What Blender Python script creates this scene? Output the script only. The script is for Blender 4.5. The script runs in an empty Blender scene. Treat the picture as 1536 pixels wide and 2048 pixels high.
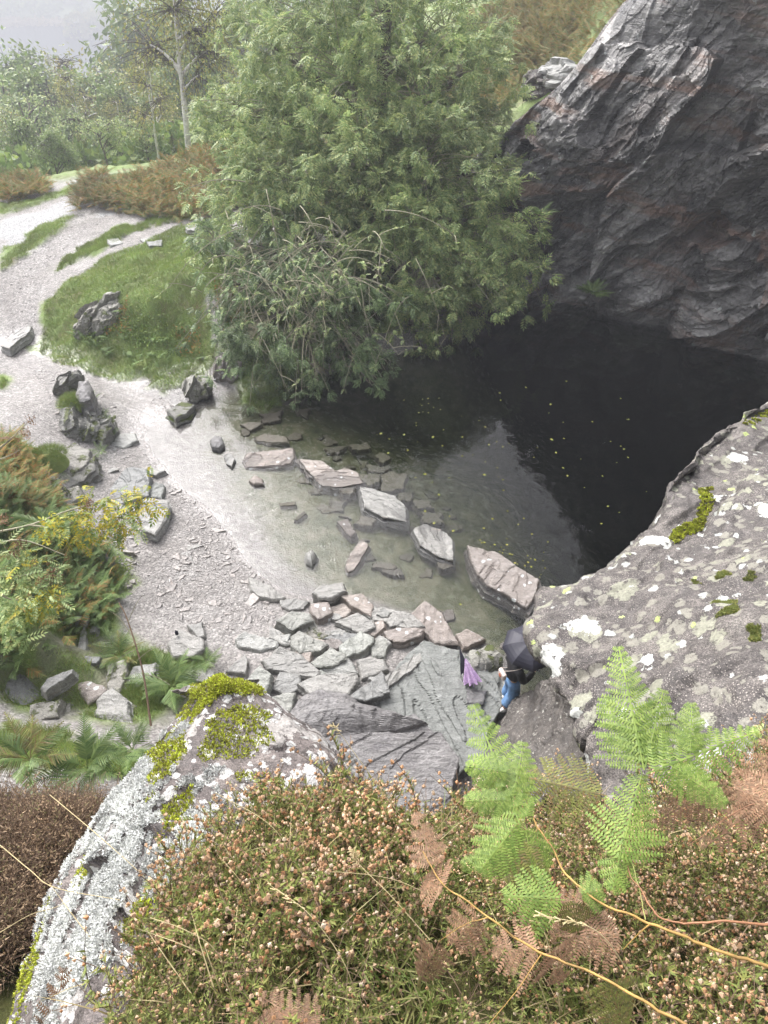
import bpy, bmesh, math, random
import numpy as np
from mathutils import Vector, Matrix
R=math.radians
rng=np.random.default_rng(7); random.seed(7)
scene=bpy.context.scene; COL=scene.collection
# ------------------------------------------------------------------ camera
CAMZ=12.0; PITCH=R(44.0); FPX=1365.3
cam=bpy.data.cameras.new('camera'); camo=bpy.data.objects.new('camera',cam); COL.objects.link(camo)
camo.location=(0,0,CAMZ); camo.rotation_euler=(R(90)-PITCH,0,0)
cam.sensor_fit='VERTICAL'; cam.sensor_height=36; cam.sensor_width=27; cam.lens=24
cam.clip_start=0.05; cam.clip_end=6000
scene.camera=camo
# ------------------------------------------------------------------ world, sun, exposure
SUN_EL=R(48); SUN_AZ=R(-35)      # high, veiled sun ahead and to the left
world=bpy.data.worlds.new('World'); scene.world=world; world.use_nodes=True
wt=world.node_tree; wt.nodes.clear()
sky=wt.nodes.new('ShaderNodeTexSky'); sky.sky_type='NISHITA'; sky.sun_disc=False
sky.sun_elevation=SUN_EL; sky.sun_rotation=SUN_AZ; sky.air_density=1.0; sky.dust_density=6.0; sky.ozone_density=1.0
hs=wt.nodes.new('ShaderNodeHueSaturation'); hs.inputs['Saturation'].default_value=0.22
wtint=wt.nodes.new('ShaderNodeMixRGB'); wtint.blend_type='MULTIPLY'; wtint.inputs[0].default_value=1; wtint.inputs[2].default_value=(.985,.98,1.0,1)
bg=wt.nodes.new('ShaderNodeBackground'); bg.inputs['Strength'].default_value=0.15
wo=wt.nodes.new('ShaderNodeOutputWorld')
tcw=wt.nodes.new('ShaderNodeTexCoord'); sxw=wt.nodes.new('ShaderNodeSeparateXYZ'); rw=wt.nodes.new('ShaderNodeValToRGB'); mw=wt.nodes.new('ShaderNodeMixRGB'); mw.blend_type='MULTIPLY'; mw.inputs[0].default_value=1
rw.color_ramp.elements[0].position=.0; rw.color_ramp.elements[0].color=(.42,.42,.42,1); rw.color_ramp.elements[1].position=.75; rw.color_ramp.elements[1].color=(1,1,1,1)
gain=wt.nodes.new('ShaderNodeMixRGB'); gain.blend_type='MULTIPLY'; gain.inputs[0].default_value=1; gain.inputs[2].default_value=(2.3,2.3,2.3,1)
wt.links.new(tcw.outputs['Generated'],sxw.inputs[0]); wt.links.new(sxw.outputs[2],rw.inputs[0]); wt.links.new(rw.outputs[0],gain.inputs[1])
wt.links.new(sky.outputs[0],hs.inputs['Color']); wt.links.new(hs.outputs[0],wtint.inputs[1]); wt.links.new(wtint.outputs[0],mw.inputs[1]); wt.links.new(gain.outputs[0],mw.inputs[2]); wt.links.new(mw.outputs[0],bg.inputs[0]); wt.links.new(bg.outputs[0],wo.inputs[0])
sl=bpy.data.lights.new('sun','SUN'); sl.energy=1.1; sl.angle=R(24); sl.color=(1.0,0.97,0.92)
so=bpy.data.objects.new('sun',sl); COL.objects.link(so)
so.rotation_euler=Vector((math.sin(SUN_AZ)*math.cos(SUN_EL),math.cos(SUN_AZ)*math.cos(SUN_EL),math.sin(SUN_EL))).to_track_quat('Z','Y').to_euler()
scene.view_settings.view_transform='Standard'; scene.view_settings.look='None'
scene.view_settings.exposure=0.70; scene.view_settings.gamma=1.0
scene.render.film_transparent=False
cy=scene.cycles; cy.max_bounces=7; cy.diffuse_bounces=3; cy.glossy_bounces=3; cy.transmission_bounces=3
cy.transparent_max_bounces=10; cy.volume_bounces=0; cy.caustics_reflective=False; cy.caustics_refractive=False
cy.sample_clamp_indirect=4.0; cy.use_denoising=True
try: cy.denoising_prefilter='ACCURATE'
except Exception: pass

# ------------------------------------------------------------------ geometry helpers
CP,SP=math.cos(PITCH),math.sin(PITCH)
def ray(u,v):
    a=(np.asarray(u,float)-768)/FPX; b=(np.asarray(v,float)-1024)/FPX
    return np.stack([a, CP-b*SP, -SP-b*CP],-1)
def P(u,v,z=0.0):
    d=ray(u,v); t=(z-CAMZ)/d[...,2]; return d*t[...,None]+np.array([0,0,CAMZ])
def T(u,v,t):
    return ray(u,v)*np.asarray(t,float)[...,None]+np.array([0,0,CAMZ])
def WY(u,v,y):
    d=ray(u,v); t=y/d[...,1]; return d*t[...,None]+np.array([0,0,CAMZ])
def proj(p):
    q=np.asarray(p,float)-np.array([0,0,CAMZ]); f=q[...,1]*CP-q[...,2]*SP; up=q[...,1]*SP+q[...,2]*CP
    return 768+FPX*q[...,0]/f, 1024-FPX*up/f, f
def sstep(a,b,x):
    t=np.clip((x-a)/(b-a),0,1); return t*t*(3-2*t)
def _h(ix,iy,iz,s):
    h=(ix.astype(np.int64)*374761393+iy.astype(np.int64)*668265263+iz.astype(np.int64)*2147483647+s*974711)&0xffffffff
    h=((h^(h>>13))*1274126177)&0xffffffff; h=((h^(h>>16))*2246822519)&0xffffffff
    return ((h^(h>>15))&0xffffff)/float(0xffffff)
def vnoise(p,seed=0):
    i=np.floor(p).astype(np.int64); f=p-i; f=f*f*f*(f*(f*6-15)+10); r=0
    for dx in (0,1):
        wx=f[...,0] if dx else 1-f[...,0]
        for dy in (0,1):
            wy=f[...,1] if dy else 1-f[...,1]
            for dz in (0,1):
                wz=f[...,2] if dz else 1-f[...,2]
                r=r+wx*wy*wz*_h(i[...,0]+dx,i[...,1]+dy,i[...,2]+dz,seed)
    return r*2-1
def fbm(p,o=4,seed=0,gain=.5):
    a=1;s=0;n=0
    p=np.asarray(p,float)
    for k in range(o):
        s=s+a*vnoise(p*(2**k)+k*17.3,seed+k); n+=a; a*=gain
    return s/n
def facet(p,seed=0,tilt=1.0,edge=False):
    """nearest-cell planes: broken, stepped slate"""
    p=np.asarray(p,float); i=np.floor(p).astype(np.int64); best=np.full(p.shape[:-1],9e9); val=np.zeros(p.shape[:-1])
    for dx in (-1,0,1):
        for dy in (-1,0,1):
            for dz in (-1,0,1):
                cx,cyy,cz=i[...,0]+dx,i[...,1]+dy,i[...,2]+dz
                q=np.stack([cx+_h(cx,cyy,cz,seed),cyy+_h(cx,cyy,cz,seed+1),cz+_h(cx,cyy,cz,seed+2)],-1)
                d=p-q; dd=(d*d).sum(-1); m=dd<best
                v=(_h(cx,cyy,cz,seed+3)-.5)*1.2+tilt*(d[...,0]*(_h(cx,cyy,cz,seed+4)-.5)+d[...,1]*(_h(cx,cyy,cz,seed+5)-.5)+d[...,2]*(_h(cx,cyy,cz,seed+6)-.5))
                val=np.where(m,v,val); best=np.where(m,dd,best)
    return val
def tag(o,label=None,cat=None,group=None,kind=None):
    if label: o['label']=label
    if cat: o['category']=cat
    if group: o['group']=group
    if kind: o['kind']=kind
    return o
def build(name,V,F,mats=None,parent=None,loc=(0,0,0),smooth=False,mi=None,attrs=None):
    """V (n,3); F array or list of arrays with 3 or 4 columns"""
    if not isinstance(F,(list,tuple)): F=[F]
    F=[np.asarray(f,dtype=np.int32) for f in F if len(f)]
    if parent is not None: loc=tuple(parent.location)
    V=np.asarray(V,dtype=np.float32)-np.array(loc,dtype=np.float32)
    me=bpy.data.meshes.new(name)
    me.vertices.add(len(V)); me.vertices.foreach_set('co',V.ravel())
    loops=np.concatenate([f.ravel() for f in F]); tot=np.concatenate([np.full(len(f),f.shape[1],np.int32) for f in F])
    st=np.concatenate([[0],np.cumsum(tot)[:-1]]).astype(np.int32)
    me.loops.add(len(loops)); me.loops.foreach_set('vertex_index',loops)
    me.polygons.add(len(tot)); me.polygons.foreach_set('loop_start',st)
    me.polygons.foreach_set('use_smooth',np.full(len(tot),smooth))
    if mats is not None:
        for m in (mats if isinstance(mats,(list,tuple)) else [mats]): me.materials.append(m)
    if mi is not None: me.polygons.foreach_set('material_index',np.asarray(mi,np.int32))
    me.update(calc_edges=True)
    if attrs:
        for k,a in attrs.items():
            at=me.attributes.new(k,'FLOAT_COLOR','POINT'); at.data.foreach_set('color',np.asarray(a,np.float32).ravel())
    o=bpy.data.objects.new(name,me); COL.objects.link(o)
    if parent is not None: o.parent=parent
    else: o.location=loc
    return o
def empty(name,loc,label=None,cat=None,group=None):
    o=bpy.data.objects.new(name,None); COL.objects.link(o); o.location=loc; o.empty_display_size=.1
    return tag(o,label,cat,group)
def grid_faces(n,m,wrap=False):
    i=np.arange(n-1)[:,None]; j=np.arange(m-(0 if wrap else 1))[None,:]; j2=(j+1)%m
    return np.stack([i*m+j,i*m+j2,(i+1)*m+j2,(i+1)*m+j],-1).reshape(-1,4)
class MB:
    def __init__(s): s.V=[];s.F3=[];s.F4=[];s.n=0;s.m3=[];s.m4=[]
    def add(s,V,F,mi=0):
        V=np.asarray(V,float); F=np.asarray(F)
        if len(F)==0: return
        (s.F3 if F.shape[1]==3 else s.F4).append(F+s.n); (s.m3 if F.shape[1]==3 else s.m4).append(np.full(len(F),mi)); s.V.append(V); s.n+=len(V)
    def build(s,name,mats,parent=None,loc=(0,0,0),smooth=False):
        F=[];m=[]
        if s.F3: F.append(np.concatenate(s.F3)); m.append(np.concatenate(s.m3))
        if s.F4: F.append(np.concatenate(s.F4)); m.append(np.concatenate(s.m4))
        return build(name,np.concatenate(s.V),F,mats,parent,loc,smooth,np.concatenate(m))
def tube(pts,rad,n=6,cap=False):
    pts=np.asarray(pts,float); k=len(pts); rad=np.broadcast_to(np.asarray(rad,float),(k,))
    tg=np.gradient(pts,axis=0); tg/=np.linalg.norm(tg,axis=1,keepdims=True)+1e-9
    ref=np.where(np.abs(tg[:,2:3])>.93,np.array([[1.,0,0]]),np.array([[0,0,1.]]))
    a=np.cross(tg,ref); a/=np.linalg.norm(a,axis=1,keepdims=True)+1e-9; b=np.cross(tg,a)
    th=np.arange(n)*2*np.pi/n
    V=pts[:,None]+rad[:,None,None]*(np.cos(th)[None,:,None]*a[:,None]+np.sin(th)[None,:,None]*b[:,None])
    return V.reshape(-1,3),grid_faces(k,n,True)
def frames(d,roll=None,up=None):
    """rotation matrices whose columns are side, along(d), normal"""
    d=np.asarray(d,float); d=d/(np.linalg.norm(d,axis=-1,keepdims=True)+1e-9)
    up=np.array([0,0,1.]) if up is None else up
    r=np.cross(d,np.broadcast_to(up,d.shape)); bad=np.linalg.norm(r,axis=-1)<1e-3
    r[bad]=np.array([1.,0,0]); r/=np.linalg.norm(r,axis=-1,keepdims=True); n=np.cross(r,d)
    if roll is not None:
        c,s=np.cos(roll)[...,None],np.sin(roll)[...,None]; r,n=c*r+s*n,-s*r+c*n
    return np.stack([r,d,n],-1)
def repl(V,F,M,off,sc=None):
    """replicate proto V,F with matrices M (N,3,3), offsets off (N,3)"""
    N=len(off); Vs=V[None]*(1 if sc is None else np.asarray(sc)[:,None,None])
    W=np.einsum('nij,nvj->nvi',M,np.broadcast_to(Vs,(N,)+V.shape))+off[:,None]
    G=F[None]+(np.arange(N)*len(V))[:,None,None]
    return W.reshape(-1,3),G.reshape(-1,F.shape[1])
def cr(C,ts):
    """Catmull-Rom through C (n,...) at n*res params"""
    C=np.asarray(C,float); n=len(C); e=np.concatenate([2*C[:1]-C[1:2],C,2*C[-1:]-C[-2:-1]])
    i=np.clip(np.floor(ts).astype(int),0,n-2); f=(ts-i).reshape((-1,)+(1,)*(C.ndim-1))
    p0,p1,p2,p3=e[i],e[i+1],e[i+2],e[i+3]
    return .5*((2*p1)+(-p0+p2)*f+(2*p0-5*p1+4*p2-p3)*f*f+(-p0+3*p1-3*p2+p3)*f**3)
def patch(net,nr,nc):
    net=np.asarray(net,float)
    a=cr(net,np.linspace(0,len(net)-1,nr)); b=cr(np.swapaxes(a,0,1),np.linspace(0,net.shape[1]-1,nc))
    return np.swapaxes(b,0,1)
def gnormals(G):
    du=np.gradient(G,axis=0); dv=np.gradient(G,axis=1); n=np.cross(du,dv); return n/(np.linalg.norm(n,axis=-1,keepdims=True)+1e-9)
def inpoly(x,y,poly):
    poly=np.asarray(poly); c=np.zeros(x.shape,bool); j=len(poly)-1
    for i in range(len(poly)):
        xi,yi=poly[i]; xj,yj=poly[j]
        with np.errstate(divide='ignore',invalid='ignore'):
            c^=((yi>y)!=(yj>y))&(x<(xj-xi)*(y-yi)/((yj-yi) if yj!=yi else 1e-12)+xi)
        j=i
    return c
def sdpoly(x,y,poly):
    """signed distance, negative inside"""
    poly=np.asarray(poly); d=np.full(x.shape,1e9)
    for i in range(len(poly)):
        a=poly[i]; b=poly[(i+1)%len(poly)]; e=b-a; L=(e*e).sum()+1e-12
        t=np.clip(((x-a[0])*e[0]+(y-a[1])*e[1])/L,0,1)
        d=np.minimum(d,np.hypot(x-a[0]-t*e[0],y-a[1]-t*e[1]))
    return np.where(inpoly(x,y,poly),-d,d)
def PX(poly,z=0.):
    a=np.array(poly,float); return P(a[:,0],a[:,1],z)[:,:2]
class RBF:
    def __init__(s,pts):
        pts=np.asarray(pts,float); s.c=pts[:,:2]; n=len(pts)
        A=np.linalg.norm(s.c[:,None]-s.c[None],axis=-1); A=A-np.eye(n)*0.02
        M=np.zeros((n+1,n+1)); M[:n,:n]=A; M[:n,n]=1; M[n,:n]=1
        s.w=np.linalg.solve(M,np.append(pts[:,2],0))
    def __call__(s,x,y):
        x=np.asarray(x,float); y=np.asarray(y,float); r=np.full(x.shape,s.w[-1])
        for (cx,cy_),w in zip(s.c,s.w[:-1]): r=r+w*np.sqrt((x-cx)**2+(y-cy_)**2+.01)
        return r
def scatter_in(poly,n,rs=rng):
    lo,hi=poly.min(0),poly.max(0); out=[]
    while sum(map(len,out))<n:
        p=rs.uniform(lo,hi,(n*2,2)); out.append(p[inpoly(p[:,0],p[:,1],poly)])
    return np.concatenate(out)[:n]
# ------------------------------------------------------------------ materials
def new_mat(name):
    m=bpy.data.materials.new(name); m.use_nodes=True; nt=m.node_tree; nt.nodes.clear()
    out=nt.nodes.new('ShaderNodeOutputMaterial'); return m,nt,out
class NB:
    def __init__(s,nt): s.nt=nt
    def n(s,t,**k):
        x=s.nt.nodes.new('ShaderNode'+t)
        for a,b in k.items():
            if a.startswith('i_'): x.inputs[a[2:].replace('_',' ')].default_value=b
            else: setattr(x,a,b)
        return x
    def l(s,a,b): s.nt.links.new(a,b)
    def pos(s,kind='Object',scale=(1,1,1),rot=(0,0,0)):
        t=s.n('TexCoord'); m=s.n('Mapping'); m.inputs['Scale'].default_value=scale; m.inputs['Rotation'].default_value=rot
        s.l(t.outputs[kind],m.inputs['Vector']); return m.outputs[0]
    def noise(s,vec,scale,detail=4,rough=.55,dist=0.):
        x=s.n('TexNoise'); x.inputs['Scale'].default_value=scale; x.inputs['Detail'].default_value=detail; x.inputs['Roughness'].default_value=rough; x.inputs['Distortion'].default_value=dist
        s.l(vec,x.inputs['Vector']); return x.outputs[0]
    def ramp(s,fac,stops,interp='LINEAR'):
        r=s.n('ValToRGB'); r.color_ramp.interpolation=interp; e=r.color_ramp.elements
        while len(e)<len(stops): e.new(.5)
        for k,(p,c) in enumerate(stops):
            e[k].position=p; e[k].color=(c[0],c[1],c[2],1) if not np.isscalar(c) else (c,c,c,1)
        s.l(fac,r.inputs[0]); return r.outputs[0]
    def mix(s,f,a,b,mode='MIX'):
        m=s.n('MixRGB',blend_type=mode)
        for k,v in ((0,f),(1,a),(2,b)):
            if isinstance(v,(int,float)): m.inputs[k].default_value=v if k==0 else (v,v,v,1)
            elif isinstance(v,(tuple,list)): m.inputs[k].default_value=(*v,1)[:4]
            else: s.l(v,m.inputs[k])
        return m.outputs[0]
    def math(s,op,a,b=0.):
        m=s.n('Math',operation=op)
        for k,v in ((0,a),(1,b)):
            if isinstance(v,(int,float)): m.inputs[k].default_value=v
            else: s.l(v,m.inputs[k])
        return m.outputs[0]
    def bump(s,h,dist=.02,strength=1.,nrm=None):
        b=s.n('Bump'); b.inputs['Distance'].default_value=dist; b.inputs['Strength'].default_value=strength; s.l(h,b.inputs['Height'])
        if nrm is not None: s.l(nrm,b.inputs['Normal'])
        return b.outputs[0]
    def bsdf(s,out,color,rough=.8,nrm=None,spec=.4,**k):
        p=s.n('BsdfPrincipled')
        if isinstance(color,(tuple,list)): p.inputs['Base Color'].default_value=(*color,1)[:4]
        else: s.l(color,p.inputs['Base Color'])
        if isinstance(rough,(int,float)): p.inputs['Roughness'].default_value=rough
        else: s.l(rough,p.inputs['Roughness'])
        p.inputs['Specular IOR Level'].default_value=spec
        if nrm is not None: s.l(nrm,p.inputs['Normal'])
        s.l(p.outputs[0],out.inputs[0]); return p
def rock_mat(name,cols,scale=1.,strat=None,lichen=None,rust=None,bump=.02,rough=(.45,.8),fine=40,moss=None,rnd=.35,yel=None,speck=None,cell=None,fc=0.,wetline=None):
    wetline=('slate' in name or name=='mossy_rock') if wetline is None else wetline; wetline=wetline and 'cliff' not in name
    """cols: 3 colours dark-mid-light; lichen=(scale,thresh,color); strat=(scale vec, rot)"""
    m,nt,out=new_mat(name); b=NB(nt)
    pos=b.pos(); n1=b.noise(pos,1.3*scale,6,.6,.4)
    sp=b.pos(scale=strat[0],rot=strat[1]) if strat else pos
    n2=b.noise(sp,3.*scale,7,.65,.6)
    c=b.ramp(b.mix(.55,n1,n2),[(.3,cols[0]),(.5,cols[1]),(.68,cols[2])])
    nf=b.noise(pos,fine*scale,3,.6)
    c=b.mix(.75,c,b.ramp(nf,[(.25,.45),(.55,1.),(.8,1.35)]),'MULTIPLY')
    if fc:
        n9=b.noise(pos,fine*scale*1.7,4,.75); c=b.mix(1.,c,b.ramp(n9,[(.36,1-fc*.75),(.5,1.),(.66,1+fc*1.3)]),'MULTIPLY'); c=b.mix(.8,c,b.ramp(b.noise(pos,6.*scale,6,.7,.8),[(.36,.5),(.5,1.),(.66,1.5)]),'MULTIPLY')
    oi=b.n('ObjectInfo'); c=b.mix(1.,c,b.ramp(oi.outputs['Random'],[(0.,(1-rnd,1-rnd*.95,1-rnd*.9)),(.5,(1,.97,.95)),(1.,(1+rnd*.3,1+rnd*.32,1+rnd*.28))]),'MULTIPLY')
    h=b.math('ADD',b.math('MULTIPLY',n2,1.0),b.math('MULTIPLY',nf,.25))
    if cell:
        at=b.n('Attribute',attribute_name='cell'); cs=b.n('SeparateColor'); b.l(at.outputs['Color'],cs.inputs[0])
        c=b.mix(1.,c,b.ramp(cs.outputs[0],[(0.,.32),(.5,1.),(1.,2.2)]),'MULTIPLY')
        c=b.mix(b.math('MULTIPLY',b.ramp(cs.outputs[1],[(.72,0.),(.8,.5)]),b.ramp(n2,[(.4,.3),(.6,1.)])),c,cell)
    gp=b.n('NewGeometry'); gz=b.n('SeparateXYZ'); b.l(gp.outputs['Position'],gz.inputs[0]); c=b.mix(1.,c,b.ramp(b.math('ADD',gz.outputs[2],b.math('MULTIPLY',nf,.05)),[(.05,.5),(.075,1.)]),'MULTIPLY') if wetline else c
    if rust: c=b.mix(b.ramp(b.noise(sp,rust[0],5,.6,.3),[(rust[1],0.),(rust[1]+.12,.8)]),c,rust[2])
    if speck:
        v=b.n('TexVoronoi'); v.inputs['Scale'].default_value=speck[0]; b.l(pos,v.inputs['Vector'])
        c=b.mix(b.math('MULTIPLY',b.ramp(v.outputs['Distance'],[(speck[1],1.),(speck[1]+.06,0.)]),b.ramp(b.noise(pos,2.,3),[(.4,.2),(.6,1.)])),c,speck[2])
    for li in (lichen or []):
        dv=b.n('VectorMath',operation='ADD'); nn=b.n('TexNoise'); nn.inputs['Scale'].default_value=li[0]*2.2; nn.inputs['Detail'].default_value=8; nn.inputs['Roughness'].default_value=.68; b.l(pos,nn.inputs['Vector'])
        sc=b.n('VectorMath',operation='SCALE'); sc.inputs['Scale'].default_value=.95/li[0]; b.l(nn.outputs['Color'],sc.inputs[0]); b.l(pos,dv.inputs[0]); b.l(sc.outputs[0],dv.inputs[1])
        v=b.n('TexVoronoi'); v.inputs['Scale'].default_value=li[0]; b.l(dv.outputs[0],v.inputs['Vector'])
        sel=b.n('SeparateColor'); b.l(v.outputs['Color'],sel.inputs[0])
        r=b.math('MULTIPLY',b.math('SUBTRACT',sel.outputs[0],li[3] if len(li)>3 else .5),li[1])   # radius per cell
        f=b.math('GREATER_THAN',r,v.outputs['Distance'])
        f=b.math('MULTIPLY',f,b.ramp(b.noise(pos,li[0]*5,6,.75),[(.34,.0),(.44,.95)]))
        c=b.mix(f,c,b.mix(.6,li[2],b.ramp(b.noise(pos,li[0]*14,3),[(.3,.5),(.7,1.25)]),'MULTIPLY')); h=b.math('ADD',h,b.math('MULTIPLY',f,.12))
    if moss:
        g=b.n('NewGeometry'); sx=b.n('SeparateXYZ'); b.l(g.outputs['Normal'],sx.inputs[0])
        f=b.ramp(b.math('ADD',b.noise(pos,moss[0],5,.65),b.math('MULTIPLY',sx.outputs[2],moss[3] if len(moss)>3 else .1)),[(moss[1],0.),(moss[1]+.05,1.)])
        c=b.mix(f,c,b.mix(.7,moss[2],b.ramp(b.noise(pos,70,3),[(.3,.4),(.7,1.4)]),'MULTIPLY')); h=b.math('ADD',h,b.math('MULTIPLY',f,.5))
    rg=b.ramp(n1,[(.35,rough[0]),(.65,rough[1])])
    b.bsdf(out,c,rg,b.bump(h,bump,1.),.5); return m
def leaf_mat(name,cols,trans=.3,rough=.45,noise_sc=.6,brown=None):
    """cols list -> random per leaf island"""
    m,nt,out=new_mat(name); b=NB(nt)
    g=b.n('NewGeometry'); n=len(cols)
    c=b.ramp(g.outputs['Random Per Island'],[(k/max(n-1,1),cc) for k,cc in enumerate(cols)])
    c=b.mix(1.,c,b.ramp(b.noise(b.pos(),noise_sc,3),[(.3,.62),(.7,1.32)]),'MULTIPLY')
    if brown: c=b.mix(b.ramp(b.noise(b.pos(),brown[0],4),[(brown[1],0.),(brown[1]+.12,1.)]),c,brown[2])
    p=b.n('BsdfPrincipled'); b.l(c,p.inputs['Base Color']); p.inputs['Roughness'].default_value=rough; p.inputs['Specular IOR Level'].default_value=.4
    t=b.n('BsdfTranslucent'); b.l(c,t.inputs[0]); mx=b.n('MixShader'); mx.inputs[0].default_value=trans
    b.l(p.outputs[0],mx.inputs[1]); b.l(t.outputs[0],mx.inputs[2]); b.l(mx.outputs[0],out.inputs[0]); return m
def plain(name,col,rough=.6,var=.25,scale=8,spec=.4,bump=0,**k):
    m,nt,out=new_mat(name); b=NB(nt); pos=b.pos()
    n=b.noise(pos,scale,4); c=b.mix(1.,tuple(col),b.ramp(n,[(.3,1-var),(.7,1+var)]),'MULTIPLY')
    b.bsdf(out,c,rough,b.bump(n,bump) if bump else None,spec); return m
STR=((.35,1.6,1.6),(R(20),R(-50),R(15)))
M={}
M['cliff']=rock_mat('wet_slate_cliff',[(.045,.044,.043),(.135,.132,.129),(.30,.295,.285)],.9,((.45,.45,3.),(0,R(50),0)),cell=(.24,.15,.115),
    lichen=[(3.,.8,(.40,.42,.40),.72),(9.,.8,(.36,.38,.36),.7)],rust=(.55,.55,(.21,.13,.095)),bump=.12,rough=(.28,.6),fine=9,rnd=0)
M['massif']=rock_mat('lichened_grey_rock',[(.035,.030,.029),(.08,.071,.066),(.15,.138,.125)],1.0,None,fc=.9,
    lichen=[(9.,1.3,(.22,.21,.175),.45),(4.,1.2,(.26,.26,.20),.5),(6.,1.3,(.40,.47,.17),.78),(8.,1.6,(.42,.43,.40),.72),(2.9,1.7,(.52,.53,.50),.68)],bump=.03,rough=(.6,.9),fine=55,rnd=0,speck=(55,.22,(.30,.27,.24)))
M['darkface']=rock_mat('dark_speckled_rock',[(.025,.022,.02),(.07,.062,.055),(.14,.125,.11)],1.5,((.6,.6,2),(0,R(35),0)),
    lichen=[(14.,1.2,(.38,.37,.33),.7)],bump=.05,rough=(.35,.7),fine=30,rnd=0,speck=(26,.2,(.3,.28,.25)))
M['mossrock']=rock_mat('purple_grey_rock',[(.05,.042,.042),(.11,.095,.09),(.22,.195,.18)],2.2,((.5,1.5,1.5),(0,R(30),R(30))),fc=.6,
    lichen=[(5.,1.2,(.33,.31,.29),.45),(20.,1.5,(.50,.49,.47),.42),(7.,1.,(.50,.32,.20),.86)],bump=.03,rough=(.5,.85),fine=40,rnd=0)
M['slate']=rock_mat('pale_slate',[(.125,.125,.115),(.235,.235,.222),(.36,.36,.34)],1.6,((.6,2,4),(0,0,R(25))),bump=.03,rough=(.35,.65),fine=22,rust=(1.2,.62,(.27,.20,.15)))
M['chip']=rock_mat('gravel_chip',[(.20,.185,.17),(.28,.26,.245),(.37,.355,.34)],1.6,None,bump=.01,rough=(.45,.7),fine=30,rnd=.2)
M['slate_green']=rock_mat('green_grey_slate',[(.12,.125,.11),(.225,.232,.212),(.34,.345,.32)],1.4,((.6,2,4),(0,0,R(-25))),bump=.04,rough=(.3,.6),fine=22)
M['slate_pink']=rock_mat('pinkish_slate',[(.15,.128,.11),(.27,.235,.21),(.39,.355,.33)],1.8,((.6,2,4),(0,0,R(45))),bump=.03,rough=(.3,.6),fine=25,lichen=[(7.,1.,(.6,.62,.62),.65)])
M['slate_dark']=rock_mat('wet_purple_slate',[(.09,.085,.09),(.17,.165,.165),(.28,.275,.275)],1.5,((.5,2.5,2),(0,0,R(10))),bump=.06,rough=(.25,.5),fine=14)
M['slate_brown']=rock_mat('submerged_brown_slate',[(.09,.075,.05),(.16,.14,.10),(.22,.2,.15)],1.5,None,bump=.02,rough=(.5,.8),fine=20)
M['slate_moss']=rock_mat('mossy_rock',[(.12,.115,.10),(.24,.235,.21),(.40,.39,.36)],1.8,((.6,2,4),(0,0,R(25))),bump=.05,rough=(.5,.8),fine=22,moss=(2.5,.60,(.07,.085,.02)))
M['moss']=leaf_mat('bright_moss',[(.22,.21,.03),(.36,.42,.03),(.50,.58,.05),(.28,.26,.05),(.12,.10,.03)],.15,.8,9.)
M['lichen']=leaf_mat('white_lichen',[(.55,.56,.54),(.70,.71,.69),(.42,.43,.39)],.1,.9,4.)
M['ash']=leaf_mat('ash_leaf',[(.16,.24,.09),(.25,.34,.125),(.34,.42,.17),(.46,.48,.19)],.35,.45,.35)
M['sallow']=leaf_mat('dark_leaf',[(.09,.14,.06),(.14,.21,.085),(.24,.31,.13)],.25,.4,.5)
M['birch']=leaf_mat('birch_leaf',[(.24,.28,.07),(.31,.33,.09),(.42,.36,.11),(.18,.24,.07)],.3,.5,.2)
M['oak']=leaf_mat('oak_leaf',[(.13,.20,.06),(.19,.27,.08),(.27,.33,.09)],.3,.5,.2)
M['yellowleaf']=leaf_mat('yellow_leaf',[(.40,.33,.03),(.50,.42,.05),(.28,.32,.05),(.14,.22,.05)],.35,.45,2.)
M['bracken']=leaf_mat('bracken_mixed',[(.09,.16,.04),(.15,.21,.05),(.27,.18,.055),(.38,.20,.07),(.15,.19,.05)],.25,.7,.35)
M['bracken_rust']=leaf_mat('bracken_hill',[(.14,.18,.055),(.19,.22,.07),(.28,.23,.08),(.32,.18,.065),(.16,.19,.06)],.25,.7,.5)
M['fern']=leaf_mat('fern_green',[(.115,.185,.035),(.18,.265,.05),(.27,.35,.08)],.35,.55,2.)
M['fern_mid']=leaf_mat('fern_dull',[(.10,.17,.05),(.15,.23,.07),(.21,.28,.09)],.3,.55,1.)
M['fern_yel']=leaf_mat('fern_turning',[(.16,.18,.04),(.22,.22,.06),(.13,.13,.05),(.22,.15,.06)],.3,.6,3.)
M['fern_brown']=leaf_mat('fern_dead',[(.19,.105,.06),(.27,.155,.09),(.14,.085,.05),(.34,.22,.13)],.2,.7,3.)
M['grass']=leaf_mat('turf_grass',[(.13,.21,.05),(.18,.27,.06),(.23,.29,.08),(.28,.27,.10)],.3,.6,.8)
M['grass_fg']=leaf_mat('moor_grass',[(.14,.20,.04),(.20,.26,.06),(.30,.30,.11),(.42,.36,.18)],.3,.6,3.)
M['straw']=leaf_mat('dry_grass_stem',[(.42,.34,.17),(.52,.43,.24),(.36,.28,.13)],.2,.6,3.)
M['heather_leaf']=leaf_mat('heather_leaf',[(.15,.19,.05),(.21,.25,.065),(.32,.30,.10)],.2,.7,4.)
M['heather_bell']=leaf_mat('heather_bell',[(.46,.23,.11),(.58,.36,.20),(.72,.53,.36),(.50,.27,.13),(.80,.68,.52)],.25,.7,3.)
M['heather_dead']=leaf_mat('heather_dry',[(.36,.25,.15),(.46,.34,.22),(.26,.18,.11),(.22,.22,.09)],.15,.8,3.)
M['twig']=plain('twig_bark',(.13,.085,.055),.8,.3,30)
M['paletwig']=plain('pale_twig',(.27,.25,.17),.7,.25,12)
M['bark']=plain('grey_bark',(.10,.085,.065),.9,.4,6,bump=.05)
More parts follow.
